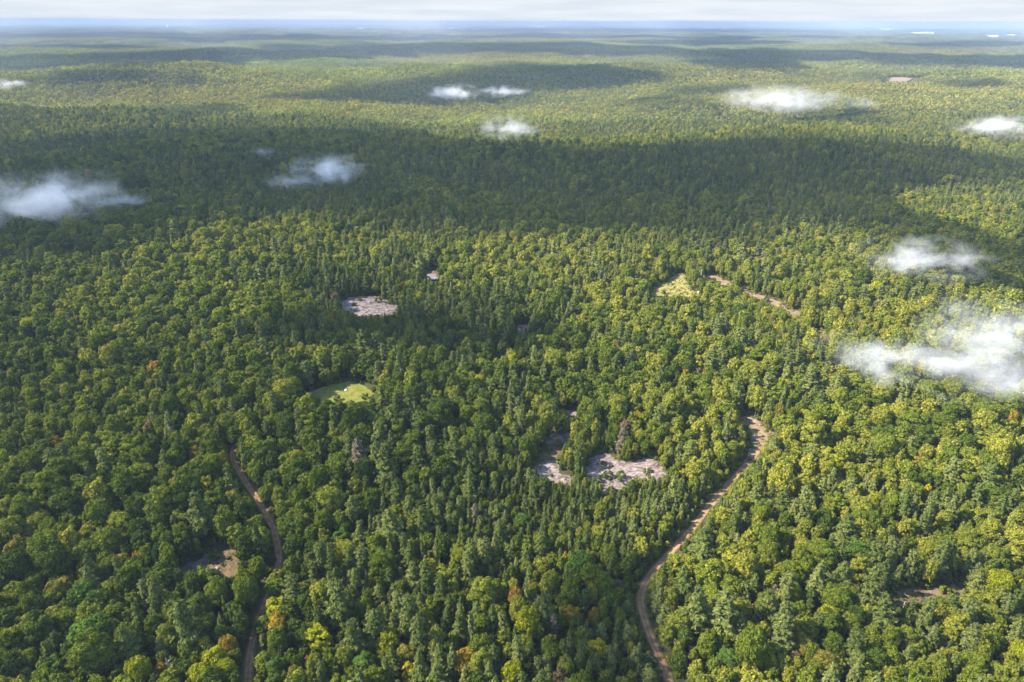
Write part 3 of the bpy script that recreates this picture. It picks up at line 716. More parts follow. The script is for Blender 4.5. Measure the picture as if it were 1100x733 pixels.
def wood(name, sel, col, label, vid, pts=None, rotv=None, sclv=None, tintv=None):
    if pts is None: pts = np.stack([X[sel], Y[sel], Z[sel]], 1); rotv = np.stack([tilt[sel, 0], tilt[sel, 1], rot[sel]], 1); sclv = np.stack([SXY[sel] * asp[sel], SXY[sel] / asp[sel], SZ[sel]], 1); tintv = tint[sel]
    me = bpy.data.meshes.new(name); me.vertices.add(len(pts)); me.vertices.foreach_set("co", pts.astype(np.float32).ravel())
    for an, at, arr, key in (("rot", "FLOAT_VECTOR", rotv, "vector"), ("scl", "FLOAT_VECTOR", sclv, "vector"), ("vid", "INT", vid, "value"), ("tint", "FLOAT_COLOR", np.column_stack([tintv, np.ones(len(pts))]), "color")):
        a = me.attributes.new(an, at, "POINT"); a.data.foreach_set(key, np.asarray(arr, np.int32 if at == "INT" else np.float32).ravel())
    o = link(name, me, kind="stuff", label=label)
    ng = bpy.data.node_groups.new(name, "GeometryNodeTree")
    ng.interface.new_socket("Geometry", in_out="INPUT", socket_type="NodeSocketGeometry"); ng.interface.new_socket("Geometry", in_out="OUTPUT", socket_type="NodeSocketGeometry")
    L = ng.links; gi = ng.nodes.new("NodeGroupInput"); go = ng.nodes.new("NodeGroupOutput")
    ip = ng.nodes.new("GeometryNodeInstanceOnPoints"); ci = ng.nodes.new("GeometryNodeCollectionInfo")
    ci.inputs["Collection"].default_value = col; ci.inputs["Separate Children"].default_value = True; ci.inputs["Reset Children"].default_value = True
    def na(nm, t):
        q = ng.nodes.new("GeometryNodeInputNamedAttribute"); q.data_type = t; q.inputs["Name"].default_value = nm; return q.outputs["Attribute"]
    L.new(gi.outputs[0], ip.inputs["Points"]); L.new(ci.outputs[0], ip.inputs["Instance"]); ip.inputs["Pick Instance"].default_value = True
    L.new(na("vid", "INT"), ip.inputs["Instance Index"]); L.new(na("scl", "FLOAT_VECTOR"), ip.inputs["Scale"])
    er = ng.nodes.new("FunctionNodeEulerToRotation"); L.new(na("rot", "FLOAT_VECTOR"), er.inputs[0]); L.new(er.outputs[0], ip.inputs["Rotation"])
    L.new(ip.outputs[0], go.inputs[0])
    md = o.modifiers.new("woods", "NODES"); md.node_group = ng
    return o
s = (~own) & (kind == 0); wood("broadleaf_woods", s, COL_B, "mass of round broadleaf trees filling the middle distance", shape[s])
s = (~own) & (kind == 1); wood("conifer_woods", s, COL_P, "mass of conifers mixed among the broadleaf woods in the middle distance", shape[s])

# low bushes in the gaps and along the edges of roads and clearings
COL_U = bpy.data.collections.new("wood_sources_bush")
for i in range(3):
    mbu = MB()
    for j in range(4): mbu.tube([(0, 0, -.2), (math.cos(j * 1.57) * .4, math.sin(j * 1.57) * .4, .9)], [.05, .02], 4)
    COL_U.objects.link(bpy.data.objects.new("bush_%02d" % i, merged_mesh("bush", broadleaf_crown(950 + i, 260, 0.34, R=1.25, base=0.05, top=1.9, lobes=12), mbu, M_LEAF_W, M_BARK)))
ux_, uy_ = cand(85, 560, 2.1, 12); rb = rng.uniform(0.5, 1.25, len(ux_))
okb = ~look(OPEN, ux_, uy_) & ~look(BARE, ux_, uy_)
dU = np.hypot(ux_, uy_); tU = (CAM_Z - height(ux_, uy_)) / dU
for st in (1.0, 2.0, 3.0): okb &= ~(look(OPEN, ux_ - -ux_ / dU * st, uy_ + uy_ / dU * st) & (st * tU < 1.3 * rb))
okb &= rng.random(len(ux_)) < 0.8
ux_, uy_, rb = ux_[okb], uy_[okb], rb[okb]
for k_, (nm_, m_, _, _, _) in enumerate(CLEAR):          # tufts and seedlings in the open ground
    if nm_ in ("meadow", "cabin_yard"): continue
    G_ = CLEAR_G[k_]; a0, b0 = G_.min(0); a1, b1 = G_.max(0); nt_ = int((a1 - a0) * (b1 - b0) * (0.2 if nm_ == "rock_ledge" else 0.16 if nm_ == "sandy_track" else 0.40))
    tx, ty = rng.uniform(a0, a1, nt_), rng.uniform(b0, b1, nt_); tk = (poly_sd(tx, ty, G_) > -1.0) & (vnoise(tx / 4.0, ty / 4.0, 77) > (0.25 if nm_ == "rock_ledge" else -0.2))
    ux_, uy_, rb = np.r_[ux_, tx[tk]], np.r_[uy_, ty[tk]], np.r_[rb, rng.uniform(0.18, 0.85 if nm_ == "sandy_track" else 0.5, tk.sum())]
nb_ = len(ux_)
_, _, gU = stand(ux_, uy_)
wood("undergrowth", None, COL_U, "low bushes and saplings between the trees and along the roads", rng.integers(0, 3, nb_), np.column_stack([ux_, uy_, height(ux_, uy_) - .1]),
     np.column_stack([rng.normal(size=(nb_, 2)) * .1, rng.uniform(0, 6.28, nb_)]), np.column_stack([rb, rb, rb * rng.uniform(.8, 1.5, nb_)]), pal(PAL_B, gU + 0.05 + 0.22 * rng.normal(size=nb_)))
print("bushes", nb_)

# ------------------------------------------------------------------ distant woods: patches of small trees
FIELDS = [  # far open places: photo outline, material, name, label
    ([(952,85.4),(960,84.0),(972,83.9),(980,85.4),(972,87.6),(960,87.6)], M_TAN, "field", "sandy pink field in the distant woods"),
    ([(943,31.4),(950,30.7),(961,30.9),(960,32.9),(946,33.0)], None, "clearing", "far white bare clearing"),
    ([(978,35.4),(990,34.6),(1003,34.8),(1003,37.0),(984,37.0)], None, "clearing", "far white bare clearing, the longest near the horizon"),
    ([(1060,38.2),(1072,38.0),(1072,40.4),(1063,40.4)], None, "clearing", "far small white clearing"),
    ([(1081,37.6),(1090,37.2),(1090,39.0),(1083,39.2)], None, "clearing", "far tiny white clearing"),
    ([(1041,28.0),(1049,27.8),(1048,29.0),(1042,29.1)], None, "clearing", "pale clearing just under the horizon"),
    ([(568,28.6),(585,28.2),(586,29.6),(570,29.8)], None, "clearing", "thin pale clearing under the horizon"),
    ([(838,34.8),(844,34.5),(845,36),(839,36.2)], None, "clearing", "small distant pale clearing"),
    ([(383,30.8),(389,30.6),(389,32),(384,32)], None, "clearing", "small distant clearing in hazy woods"),
    ([(482,30.6),(487,30.4),(488,31.8),(483,32)], None, "clearing", "small far clearing under the horizon"),
]
M_WATER = noisy_material("pale_bare_ground", [(0.3, (0.42, 0.40, 0.38)), (0.7, (0.58, 0.56, 0.53))], 0.01, detail=6)
FG = []
for px, m_, nm, lb in FIELDS:
    P = unproject(*np.array(px).T)[:, :2]; FG.append(P)
    # finer outline, laid on the terrain and running on a little behind the trees in front of it
    P = P.copy(); near_ = np.array([a[1] for a in px]) > np.mean([a[1] for a in px]); P[near_] *= 1 - min(0.25 * 14.0 / (CAM_Z / np.hypot(*P.mean(0))), 200.0) / np.hypot(*P.mean(0))
    Q = np.concatenate([P + (np.roll(P, -1, 0) - P) * t for t in (0, .25, .5, .75)], 0).reshape(4, -1, 2).transpose(1, 0, 2).reshape(-1, 2)
    ctr = Q.mean(0); rings = [ctr + (Q - ctr) * f for f in (1.0, 0.66, 0.33)]
    V = np.concatenate(rings + [ctr[None]]); nq = len(Q)
    zz = height(V[:, 0], V[:, 1]) + 2.0
    F = [(r_ * nq + i, r_ * nq + (i + 1) % nq, (r_ + 1) * nq + (i + 1) % nq, (r_ + 1) * nq + i) for r_ in range(2) for i in range(nq)] + [(2 * nq + i, 2 * nq + (i + 1) % nq, 3 * nq) for i in range(nq)]
    link(nm, mesh_from(nm, np.column_stack([V, zz]), F, [m_ or M_WATER]), kind="structure", label=lb)

def patch_mesh(seed, cfrac, rad=49.0, per=34):
    r = np.random.default_rng(seed); Vs, Fs, Cs, Ls = [], [], [], []; nv = 0
    pts = []
    for _ in range(4000):
        p = r.uniform(-rad, rad, 2)
        if np.hypot(*p) > rad: continue
        q = r.uniform(2.0, 5.2)
        if all((p[0] - a) ** 2 + (p[1] - b) ** 2 > (0.70 * (q + c)) ** 2 for a, b, c in pts): pts.append((p[0], p[1], q))
    for (x, y, q) in pts:
        con = r.random() < cfrac
        if con:
            R_, h = q * 0.75, r.uniform(11, 18); u = 1 - np.sqrt(r.random(per)); a = r.uniform(0, 6.28, per)
            rr = R_ * (1 - u) ** 0.7; P = np.stack([x + rr * np.cos(a), y + rr * np.sin(a), 0.2 * h + 0.8 * h * u], 1)
            nr = unit(np.stack([np.cos(a), np.sin(a), np.full(per, .5)], 1) + 0.4 * r.normal(size=(per, 3))); col = pal(PAL_P, np.array([0.60 + 0.25 * r.normal()]))[0]; sz = 0.85
        else:
            R_, h = q, (2.2 * q + 3.6) * r.uniform(.8, 1.3); s_ = unit(r.normal(size=(per, 3)) + [0, 0, .5]); s_[:, 2] = np.abs(s_[:, 2]) * np.where(r.random(per) < .8, 1, -0.6)
            P = np.array([x, y, h - R_ * 0.95]) + s_ * R_ * r.uniform(.82, 1.05, (per, 1)) * [1, 1, .95]
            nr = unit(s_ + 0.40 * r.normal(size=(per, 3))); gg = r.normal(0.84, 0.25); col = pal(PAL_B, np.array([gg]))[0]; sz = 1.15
            if r.random() < 0.01: col = np.array(C_ORY)
        a = sz * r.uniform(.8, 1.4, per); V, F = quads(P, nr, a, a * .8, r)
        Vs.append(V); Fs.append(F + nv); nv += len(V); Cs.append(np.tile(col, (per, 1))); Ls.append(np.clip(r.normal(.5, .25, per), 0, 1))
    # the woodland floor of the patch is the ground below it
    me = mesh_from("patch", np.concatenate(Vs), np.concatenate(Fs), [M_LEAF_P])
    c_ = np.concatenate(Cs); a = me.attributes.new("tcol", "FLOAT_COLOR", "FACE"); a.data.foreach_set("color", np.column_stack([c_, np.ones(len(c_))]).astype(np.float32).ravel())
    a = me.attributes.new("lv", "FLOAT", "FACE"); a.data.foreach_set("value", np.concatenate(Ls).astype(np.float32))
    return me
for i in range(8): COL_F.objects.link(bpy.data.objects.new("patch_%02d" % i, patch_mesh(700 + i, 0.08 + 0.11 * i)))
def ring(d0, d1, sp):
    ys = np.arange(0, d1 * 1.0, sp * .866); P = []
    for j, y in enumerate(ys):
        w = 0.93 * y + 150; xs = np.arange(-w, w, sp) + (sp / 2 if j % 2 else 0); P.append(np.stack([xs, np.full(len(xs), y)], 1))
    P = np.concatenate(P); return P[(P[:, 1] > d0) & (P[:, 1] <= d1)]
A = ring(1330 + 12, 7000, 78.0); B = ring(7000, 19000, 150.0)
pts = np.concatenate([A, B]); sc_ = np.r_[np.ones(len(A)), np.full(len(B), 1.92)]; zsc = np.r_[np.ones(len(A)), np.full(len(B), 1.25)]
pts = pts + rng.uniform(-4, 4, pts.shape) * sc_[:, None]
ok = np.ones(len(pts), bool)
for P in FG:
    far = np.hypot(*P.mean(0)); ext = min(0.6 * 14.0 / (CAM_Z / far), 520.0)
    for st in np.linspace(0, 1, 6): ok &= poly_sd(pts[:, 0] * (1 + st * ext / far), pts[:, 1] * (1 + st * ext / far), P) < -44 * sc_
pts, sc_, zsc = pts[ok], sc_[ok], zsc[ok]; n2 = len(pts)
z = height(pts[:, 0], pts[:, 1]); e = 30.0
gxs = (height(pts[:, 0] + e, pts[:, 1]) - height(pts[:, 0] - e, pts[:, 1])) / (2 * e); gys = (height(pts[:, 0], pts[:, 1] + e) - height(pts[:, 0], pts[:, 1] - e)) / (2 * e)
# rotation: first about its own z, then tilt with the slope
rz = rng.uniform(0, 6.283, n2); rotv = np.zeros((n2, 3))
for i in range(n2):
    nrm = Vector((-gxs[i], -gys[i], 1)).normalized(); q = Vector((0, 0, 1)).rotation_difference(nrm).to_matrix() @ Matrix.Rotation(rz[i], 3, 'Z'); rotv[i] = q.to_euler()
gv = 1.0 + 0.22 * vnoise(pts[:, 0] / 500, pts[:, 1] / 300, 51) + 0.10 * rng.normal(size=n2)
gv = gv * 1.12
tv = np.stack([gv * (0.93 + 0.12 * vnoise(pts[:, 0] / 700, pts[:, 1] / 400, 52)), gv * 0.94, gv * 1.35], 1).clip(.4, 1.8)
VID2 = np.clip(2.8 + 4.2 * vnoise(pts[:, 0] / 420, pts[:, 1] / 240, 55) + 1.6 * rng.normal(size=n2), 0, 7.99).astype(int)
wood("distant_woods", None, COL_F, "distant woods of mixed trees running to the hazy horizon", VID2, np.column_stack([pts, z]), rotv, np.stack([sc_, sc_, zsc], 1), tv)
print("patches", n2)

# ------------------------------------------------------------------ small things: cabin, boulders, snags, shrubs, tower
def at(px, py, hz=0.0): return unproject(px, py, hz)[0]

p = at(463.5, 300.5)
cab = link("cabin", None, label="small cabin with pale pinkish roof alone in sunlit woods", category="cabin"); cab.location = tuple(p); cab.rotation_euler = (0, 0, 0.32)
M_WALL = plain("cabin_boards", (0.50, 0.47, 0.45)); M_ROOF = plain("cabin_roof", (0.17, 0.12, 0.105)); M_PORCH = plain("porch_roof_sheet", (0.13, 0.125, 0.13)); M_DARK = plain("dark_opening", (0.05, 0.05, 0.06)); M_BRICK = plain("red_brick", (0.42, 0.12, 0.07))
mb = MB(); w, d, h, rh = 2.6, 2.1, 2.4, 1.6
mb.box(-w, w, -d, d, -0.4, h)
mb.add([(-w, -d, h), (-w, d, h), (-w, 0, h + rh), (w, -d, h), (w, d, h), (w, 0, h + rh)], [(0, 2, 1), (3, 4, 5), (0, 3, 5, 2), (1, 2, 5, 4)])
link("wall", mb.mesh("wall", [M_WALL]), cab)
mb = MB(); o_ = 0.4
for sgn in (-1, 1):
    y0 = sgn * (d + o_); z0 = h - o_ * rh / d + 0.03; zt = h + rh + 0.03
    mb.add([(-w - o_, y0, z0), (w + o_, y0, z0), (w + o_, 0, zt), (-w - o_, 0, zt), (-w - o_, y0, z0 + .14), (w + o_, y0, z0 + .14), (w + o_, 0, zt + .14), (-w - o_, 0, zt + .14)],
           [(0, 1, 2, 3), (4, 7, 6, 5), (0, 4, 5, 1), (3, 2, 6, 7), (0, 3, 7, 4), (1, 5, 6, 2)])
rf = link("roof", mb.mesh("roof", [M_ROOF]), cab)
mb = MB(); mb.box(1.3, 1.95, 0.5, 1.15, 2.6, h + rh + 0.9); mb.box(1.22, 2.03, 0.42, 1.23, h + rh + 0.9, h + rh + 1.05); link("chimney", mb.mesh("chimney", [M_BRICK]), rf)
mb = MB(); mb.add([(-1.2, -d - 3.2, 1.75), (w + .9, -d - 3.2, 1.75), (w + .9, -d - .03, 2.2), (-1.2, -d - .03, 2.2), (-1.2, -d - 3.2, 1.85), (w + .9, -d - 3.2, 1.85), (w + .9, -d - .03, 2.3), (-1.2, -d - .03, 2.3)],
                  [(0, 3, 2, 1), (4, 5, 6, 7), (0, 1, 5, 4), (2, 3, 7, 6), (0, 4, 7, 3), (1, 2, 6, 5)])
link("porch_roof", mb.mesh("porch_roof", [M_PORCH]), cab)
for xx in (-1.0, w + .7): mb = MB(); mb.box(xx - .07, xx + .07, -d - 3.1, -d - 2.96, -0.4, 1.78); link("porch_post", mb.mesh("porch_post", [M_WALL]), cab)
mb = MB(); mb.box(0.2, 1.1, -d - .05, -d - .003, 0.0, 2.0); dr = link("door", mb.mesh("door", [M_DARK]), cab)
mb = MB(); mb.box(1.0, 1.06, -d - .10, -d - .05, 0.95, 1.05); link("handle", mb.mesh("handle", [M_PORCH]), dr)
for xx in (-2.4, 1.9): mb = MB(); mb.box(xx, xx + .9, -d - .05, -d - .003, 1.0, 1.7); link("window", mb.mesh("window", [M_DARK]), cab)

def boulder_mesh(seed):
    r = np.random.default_rng(seed); bm = []
    import bmesh
    b = bmesh.new(); bmesh.ops.create_icosphere(b, subdivisions=3, radius=1.0)
    pl = [(unit(r.normal(size=3)), r.uniform(.62, .9)) for _ in range(12)]
    for v in b.verts:
        q = np.array(v.co)
        for nn, dd in pl:
            e = q @ nn - dd
            if e > 0: q = q - nn * e * 0.9
        q = q * (1 + 0.05 * r.normal()); v.co = q * [1.25, 1, .7]
    me = bpy.data.meshes.new("boulder"); b.to_mesh(me); b.free(); return me
M_STONE = noisy_material("boulder_stone", [(0.3, (0.12, 0.10, 0.095)), (0.6, (0.21, 0.18, 0.17)), (0.8, (0.29, 0.255, 0.245))], 1.3, detail=9, bump=0.1)
M_WHITE = noisy_material("white_quartz", [(0.3, (0.62, 0.56, 0.58)), (0.7, (0.82, 0.76, 0.78))], 1.5, detail=6)
BM = [boulder_mesh(i) for i in range(4)]
def boulder(px, py, wpx, label, group=None, m=M_STONE):
    p = at(px, py); _, _, dp = project(p); me = BM[int(px) % 4].copy(); me.materials.clear(); me.materials.append(m)
    o = link("boulder", me, label=label, category="boulder", group=group); s_ = wpx / FPX * dp[0] / 2.3
    o.location = (p[0], p[1], p[2] + 0.35 * s_); o.scale = (s_, s_, s_); o.rotation_euler = (0, 0, px * 1.7 % 6)
boulder(371.5, 419.5, 3.4, "white boulder lying in the small green meadow", m=M_WHITE)
boulder(373.5, 343.5, 6.5, "grey boulder just below the grey ledge under dark conifers")
boulder(234, 611, 6.0, "grey boulder between rock slope and brown grass near the dirt road")
boulder(575, 483, 5, "grey boulder at the upper edge of the brown grassy neck")
for (px, py, wp, lb) in [(642, 495, 4, "grey boulder at the upper corner of the large pale ledge"), (683, 506, 4, "grey boulder below the young spruce on the large pale ledge"), (657, 521, 4, "grey boulder at the lowest tip of the large pale ledge"),
                         (397, 326, 5, "grey boulder in the middle of the ledge under dark conifers"), (388, 333, 5, "grey boulder low on the ledge under dark conifers"), (416, 334, 5, "grey boulder at the far end of the ledge under dark conifers"),
                         (590, 506, 4, "grey boulder on the smaller pale ledge"), (716, 315, 4, "pale boulder in the yellow grassy clearing"), (751, 315, 5, "pale boulder beside the bare trunk in the yellow clearing")]:
    boulder(px, py, wp, lb)

# dead standing trunks
def snag(px, py, hpx, rad, m, label, limbs=5, seed=1):
    p = at(px, py); _, _, dp = project(p); h = hpx / FPX * dp[0] / math.cos(math.asin(min(.8, CAM_Z / np.linalg.norm(p - EYE))))
    r = np.random.default_rng(seed); root = link("dead_tree", None, label=label, category="dead tree"); root.location = tuple(p)
    mb = MB(); mb.tube([(0, 0, -.3), (r.normal() * .1, r.normal() * .1, h * .5), (r.normal() * .25, r.normal() * .25, h)], [rad * 1.15, rad * .8, rad * .35], 8); link("trunk", mb.mesh("trunk", [m]), root)
    for j in range(limbs):
        a = j * 2.3 + r.uniform(0, 1); z_ = h * r.uniform(.45, .95); L = r.uniform(.8, 2.0) * (1.2 - z_ / h * .6)
        mb = MB(); mb.tube([(0.02 * math.cos(a), 0.02 * math.sin(a), z_), (math.cos(a) * L * .6, math.sin(a) * L * .6, z_ + .2 * L), (math.cos(a) * L, math.sin(a) * L, z_ + .55 * L)], [rad * .4, rad * .25, .03], 5); link("branch", mb.mesh("branch", [m]), root)
snag(526.5, 334, 16, 0.34, M_PALEBARK, "tall bare pale trunk standing over the middle woods", 3, 1)
snag(586, 469, 16, 0.24, M_PALEBARK, "slim pale pole above the thin strip of pale rock", 2, 2)
snag(579, 461, 14, 0.28, M_GREYWOOD, "dark bare trunk beside the slim pale pole", 3, 3)
snag(751.5, 307, 17, 0.36, M_GREYWOOD, "bare grey trunk between yellow clearing and sandy strip", 5, 4)
snag(731, 707, 22, 0.26, M_PALEBARK, "white bare birch trunk beside the sunlit dirt road", 4, 5)
snag(756, 619, 22, 0.24, M_PALEBARK, "white bare trunk above the group of tall pines", 3, 6)
snag(304, 700, 22, 0.26, M_GREYWOOD, "bleached dead tree below the orange-yellow tree by the dark road", 8, 7)
snag(187, 733, 26, 0.26, M_GREYWOOD, "bleached dead tree beside the bright yellow-green crown in the dark woods", 9, 8)
snag(107, 655, 16, 0.22, M_GREYWOOD, "bleached broken trunk between round dark crowns", 6, 9)
snag(862, 722, 20, 0.25, M_PALEBARK, "white trunk under the olive gold crown near the lower edge", 3, 10)
snag(970, 655, 16, 0.22, M_GREYWOOD, "leaning grey trunk by the dull brown grass patch", 3, 11)
snag(1085, 640, 9, 0.2, M_GREYWOOD, "grey broken trunk by the bright tree at the edge", 3, 12)
snag(225, 482, 12, 0.24, M_PALEBARK, "pale trunk above the top of the dark road", 3, 13)

# shrubs
sh = dict(R=1.25, base=0.08, top=1.9, lobes=12)
SHRUBS = []
for i in range(3):
    mb = MB(); r = np.random.default_rng(900 + i)
    for j in range(5): a = j * 1.26; mb.tube([(0, 0, -.1), (math.cos(a) * .35, math.sin(a) * .35, .6), (math.cos(a) * .7, math.sin(a) * .7, 1.2)], [.05, .035, .015], 5)
    SHRUBS.append((crown_mesh("foliage", broadleaf_crown(920 + i, 650, 0.24, **sh), M_LEAF), mb.mesh("stem", [M_BARK])))
def shrub(px, py, wpx, col, label, group=None):
    p = at(px, py); _, _, dp = project(p); s_ = wpx / FPX * dp[0] / 2.5; k = int(px * 7) % 3
    root = link("shrub", None, label=label, category="shrub", group=group); root.location = tuple(p); root.rotation_euler = (0, 0, px % 6); root.scale = (s_, s_, s_)
    f = link("foliage", SHRUBS[k][0], root); f.color = (*col, 1); link("stem", SHRUBS[k][1], root)
GR1, GR2, GR3 = (0.075, 0.10, 0.022), (0.10, 0.125, 0.022), (0.12, 0.10, 0.03)
shrub(653, 514, 13, GR1, "larger round shrub on the large pale ledge, beside its twin")
shrub(667, 515, 13, GR2, "second round shrub on the large pale ledge, nearest the lowest tip")
shrub(641, 519, 12, GR1, "dark shrub at the lower edge of the large pale ledge")
shrub(648, 500, 7, GR3, "low olive shrub alone in the middle of the large pale ledge")
shrub(656, 503, 6, GR3, "smaller low olive shrub next to the one amid the large pale ledge")
shrub(695, 509, 10, GR2, "upright bright shrub at the broad end of the large pale ledge")
shrub(632, 500, 9, GR1, "dark shrub at the edge between the two pale ledges")
shrub(598, 478, 10, GR3, "brownish shrub on the brown grassy neck")
shrub(588, 484, 9, GR1, "green shrub on the brown grassy neck")
shrub(592, 512, 5, GR1, "small shrub on the smaller pale ledge")
shrub(407, 325, 8, GR1, "round shrub on the grey ledge under dark conifers")
shrub(387, 323, 6, GR3, "low shrub high on the grey ledge under dark conifers")
shrub(381, 329, 6, GR1, "dark low shrub at the shaded end of the grey ledge")
shrub(229, 603, 12, GR1, "leafy shrub between rock slope and brown grass near the dirt road")
shrub(1014, 638, 13, (0.13, 0.15, 0.018), "yellow-green shrub on the pinkish bare patch")
shrub(1022, 639, 9, (0.13, 0.15, 0.018), "smaller yellow-green shrub on the pinkish bare patch")
shrub(770, 308, 9, GR1, "dark shrub on the sandy strip")
shrub(823, 325, 8, GR1, "dark shrub on the curve of the sandy track")
shrub(742, 312, 8, GR2, "green shrub at the middle of the yellow clearing")
shrub(712, 316, 7, GR2, "green shrub at the lower end of the yellow clearing")
shrub(392, 428, 8, GR2, "bright shrub at the lower edge of the green meadow")
shrub(362, 430, 8, GR2, "green shrub in front of the green meadow")

# water tower far off
p = at(180.5, 31.4)
wt = link("water_tower", None, label="tiny white water tower near the hazy horizon", category="water tower"); wt.location = tuple(p); wt.scale = (1.1, 1.1, 1.2)
M_WT = plain("white_paint", (0.82, 0.82, 0.82), 0.5)
mb = MB(); mb.tube([(0, 0, -2), (0, 0, 5), (0, 0, 30), (0, 0, 38)], [8, 4.5, 3.5, 6], 16); link("stem", mb.mesh("stem", [M_WT]), wt)
mb = MB(); prof = [(6, 36), (13, 40), (17, 47), (17.5, 53), (15, 60), (9, 65), (1, 67)]; mb.tube([(0, 0, z_) for _, z_ in prof], [r_ for r_, _ in prof], 24); link("tank", mb.mesh("tank", [M_WT], True), wt)

# ------------------------------------------------------------------ low clouds drifting over the tree tops
import bmesh
def mist_material(name, dens, nscale, thr, scale, seed):
    m, nt, out = mat(name); L = nt.links
    tc = N(nt, "ShaderNodeTexCoord"); ge = N(nt, "ShaderNodeNewGeometry")
    mp = N(nt, "ShaderNodeMapping"); mp.inputs["Location"].default_value = (seed * 13.7, seed * 5.1, seed * 9.3)
    vs = N(nt, "ShaderNodeVectorMath", operation="MULTIPLY"); vs.inputs[1].default_value = scale
    L.new(tc.outputs["Object"], vs.inputs[0]); L.new(vs.outputs[0], mp.inputs[0])
    nz = N(nt, "ShaderNodeTexNoise"); nz.inputs["Scale"].default_value = nscale; nz.inputs["Detail"].default_value = 7; nz.inputs["Roughness"].default_value = 0.68; nz.inputs["Distortion"].default_value = 0.5
    L.new(mp.outputs[0], nz.inputs["Vector"])
    ln = N(nt, "ShaderNodeVectorMath", operation="LENGTH"); L.new(tc.outputs["Object"], ln.inputs[0])
    fo = N(nt, "ShaderNodeMath", operation="SUBTRACT"); fo.inputs[0].default_value = 1.0; fo.use_clamp = True; L.new(ln.outputs["Value"], fo.inputs[1])
    # density = clamp(falloff * 1.35 + (noise - thr) * 2)
    a = N(nt, "ShaderNodeMath", operation="MULTIPLY_ADD"); a.inputs[1].default_value = 5.8; a.inputs[2].default_value = -5.8 * thr; L.new(nz.outputs["Fac"], a.inputs[0])
    b = N(nt, "ShaderNodeMath", operation="MULTIPLY_ADD"); b.inputs[1].default_value = 1.10; L.new(fo.outputs[0], b.inputs[0]); L.new(a.outputs[0], b.inputs[2]); b.use_clamp = True
    ed = N(nt, "ShaderNodeMapRange"); ed.inputs[1].default_value = 0.0; ed.inputs[2].default_value = 0.75; L.new(fo.outputs[0], ed.inputs[0])
    c = N(nt, "ShaderNodeMath", operation="MULTIPLY"); L.new(b.outputs[0], c.inputs[0]); L.new(ed.outputs[0], c.inputs[1])
    d = N(nt, "ShaderNodeMath", operation="MULTIPLY"); d.inputs[1].default_value = dens; L.new(c.outputs[0], d.inputs[0])
    pv = N(nt, "ShaderNodeVolumePrincipled"); pv.inputs["Color"].default_value = (0.80, 0.79, 0.79, 1); pv.inputs["Anisotropy"].default_value = 0.0
    L.new(d.outputs[0], pv.inputs["Density"]); L.new(pv.outputs[0], out.inputs["Volume"])
    m.cycles.homogeneous_volume = False if hasattr(m.cycles, "homogeneous_volume") else False
    return m
MIST = [  # x, y, width, height (photo px), height above ground, optical depth, label
    (46, 212, 175, 66, 28, 4.4, "broad white low cloud over the dark valley by the edge"),
    (128, 216, 95, 20, 22, 1.3, "thin trailing wisp beside the broad white low cloud"),
    (352, 182, 84, 38, 27, 4.0, "small white low cloud over dark woods beyond the sunlit ridge"),
    (312, 195, 62, 22, 20, 1.5, "faint lower wisp beside the small white low cloud"),
    (486, 99, 60, 20, 30, 4.6, "small bright low cloud above distant dark woods"),
    (538, 98, 60, 14, 28, 3.2, "flat bright low cloud next to the small one above distant dark woods"),
    (546, 138, 66, 32, 26, 2.6, "pale ragged low cloud over sunlit distant woods"),
    (842, 107, 134, 34, 33, 4.6, "long bright white low cloud over distant sunlit woods"),
    (926, 111, 42, 20, 24, 1.2, "faint wisp just beyond the long bright cloud"),
    (1078, 136, 96, 30, 28, 3.6, "white low cloud cut off by the edge over distant woods"),
    (990, 277, 136, 54, 25, 3.0, "white low cloud over the sunlit slope"),
    (990, 388, 205, 66, 23, 2.5, "long thin misty cloud over bright trees"),
    (1066, 356, 150, 82, 27, 2.7, "hazy cloud bank above the long thin misty cloud"),
    (1082, 400, 160, 104, 23, 2.1, "soft mist sinking among bright trees at the edge"),
    (10, 90, 44, 13, 26, 2.4, "tiny low cloud at the edge over distant woods"),
    (287, 163, 42, 12, 18, 0.8, "barely visible scrap of mist over dark woods"),
]
for k, (px, py, wpx, hpx, hz_, tau, label) in enumerate(MIST):
    d_ = (fwd + RIGHT * ((px - 550) / FPX) + UP * ((366.5 - py) / FPX)); t = 100.0
    while True:
        q = EYE + d_ * t
        if q[2] < height(q[0], q[1]) + hz_ or t > 20000: break
        t *= 1.003
    dep_ = t; wid = wpx / FPX * dep_; hh = hpx / FPX * dep_
    phi = math.atan2(-d_[2], math.hypot(d_[0], d_[1])); a = wid / 2 * 1.25
    b_ = min(a * 0.75, 0.62 * hh / math.sin(phi)); c_ = math.sqrt(max((0.5 * hh) ** 2 - (b_ * math.sin(phi)) ** 2, (0.22 * hh) ** 2)) / math.cos(phi) * 1.1
    c_ = min(c_, hz_ * 1.35)
    path = 2.0 / math.sqrt((math.cos(phi) / b_) ** 2 + (math.sin(phi) / c_) ** 2)
    bm = bmesh.new(); bmesh.ops.create_icosphere(bm, subdivisions=3, radius=1.0); me = bpy.data.meshes.new("low_cloud"); bm.to_mesh(me); bm.free()
    s_ = max(a, 1); m = mist_material("mist", 0.72 * tau / path, 1.5, 0.55, (a / (0.42 * a + 8), b_ / (0.42 * a + 8), c_ / (0.24 * a + 6)), k + 1)
    me.materials.append(m)
    o = link("low_cloud", me, label=label, category="cloud", kind="thing"); o.location = tuple(q); o.scale = (a, b_, c_)

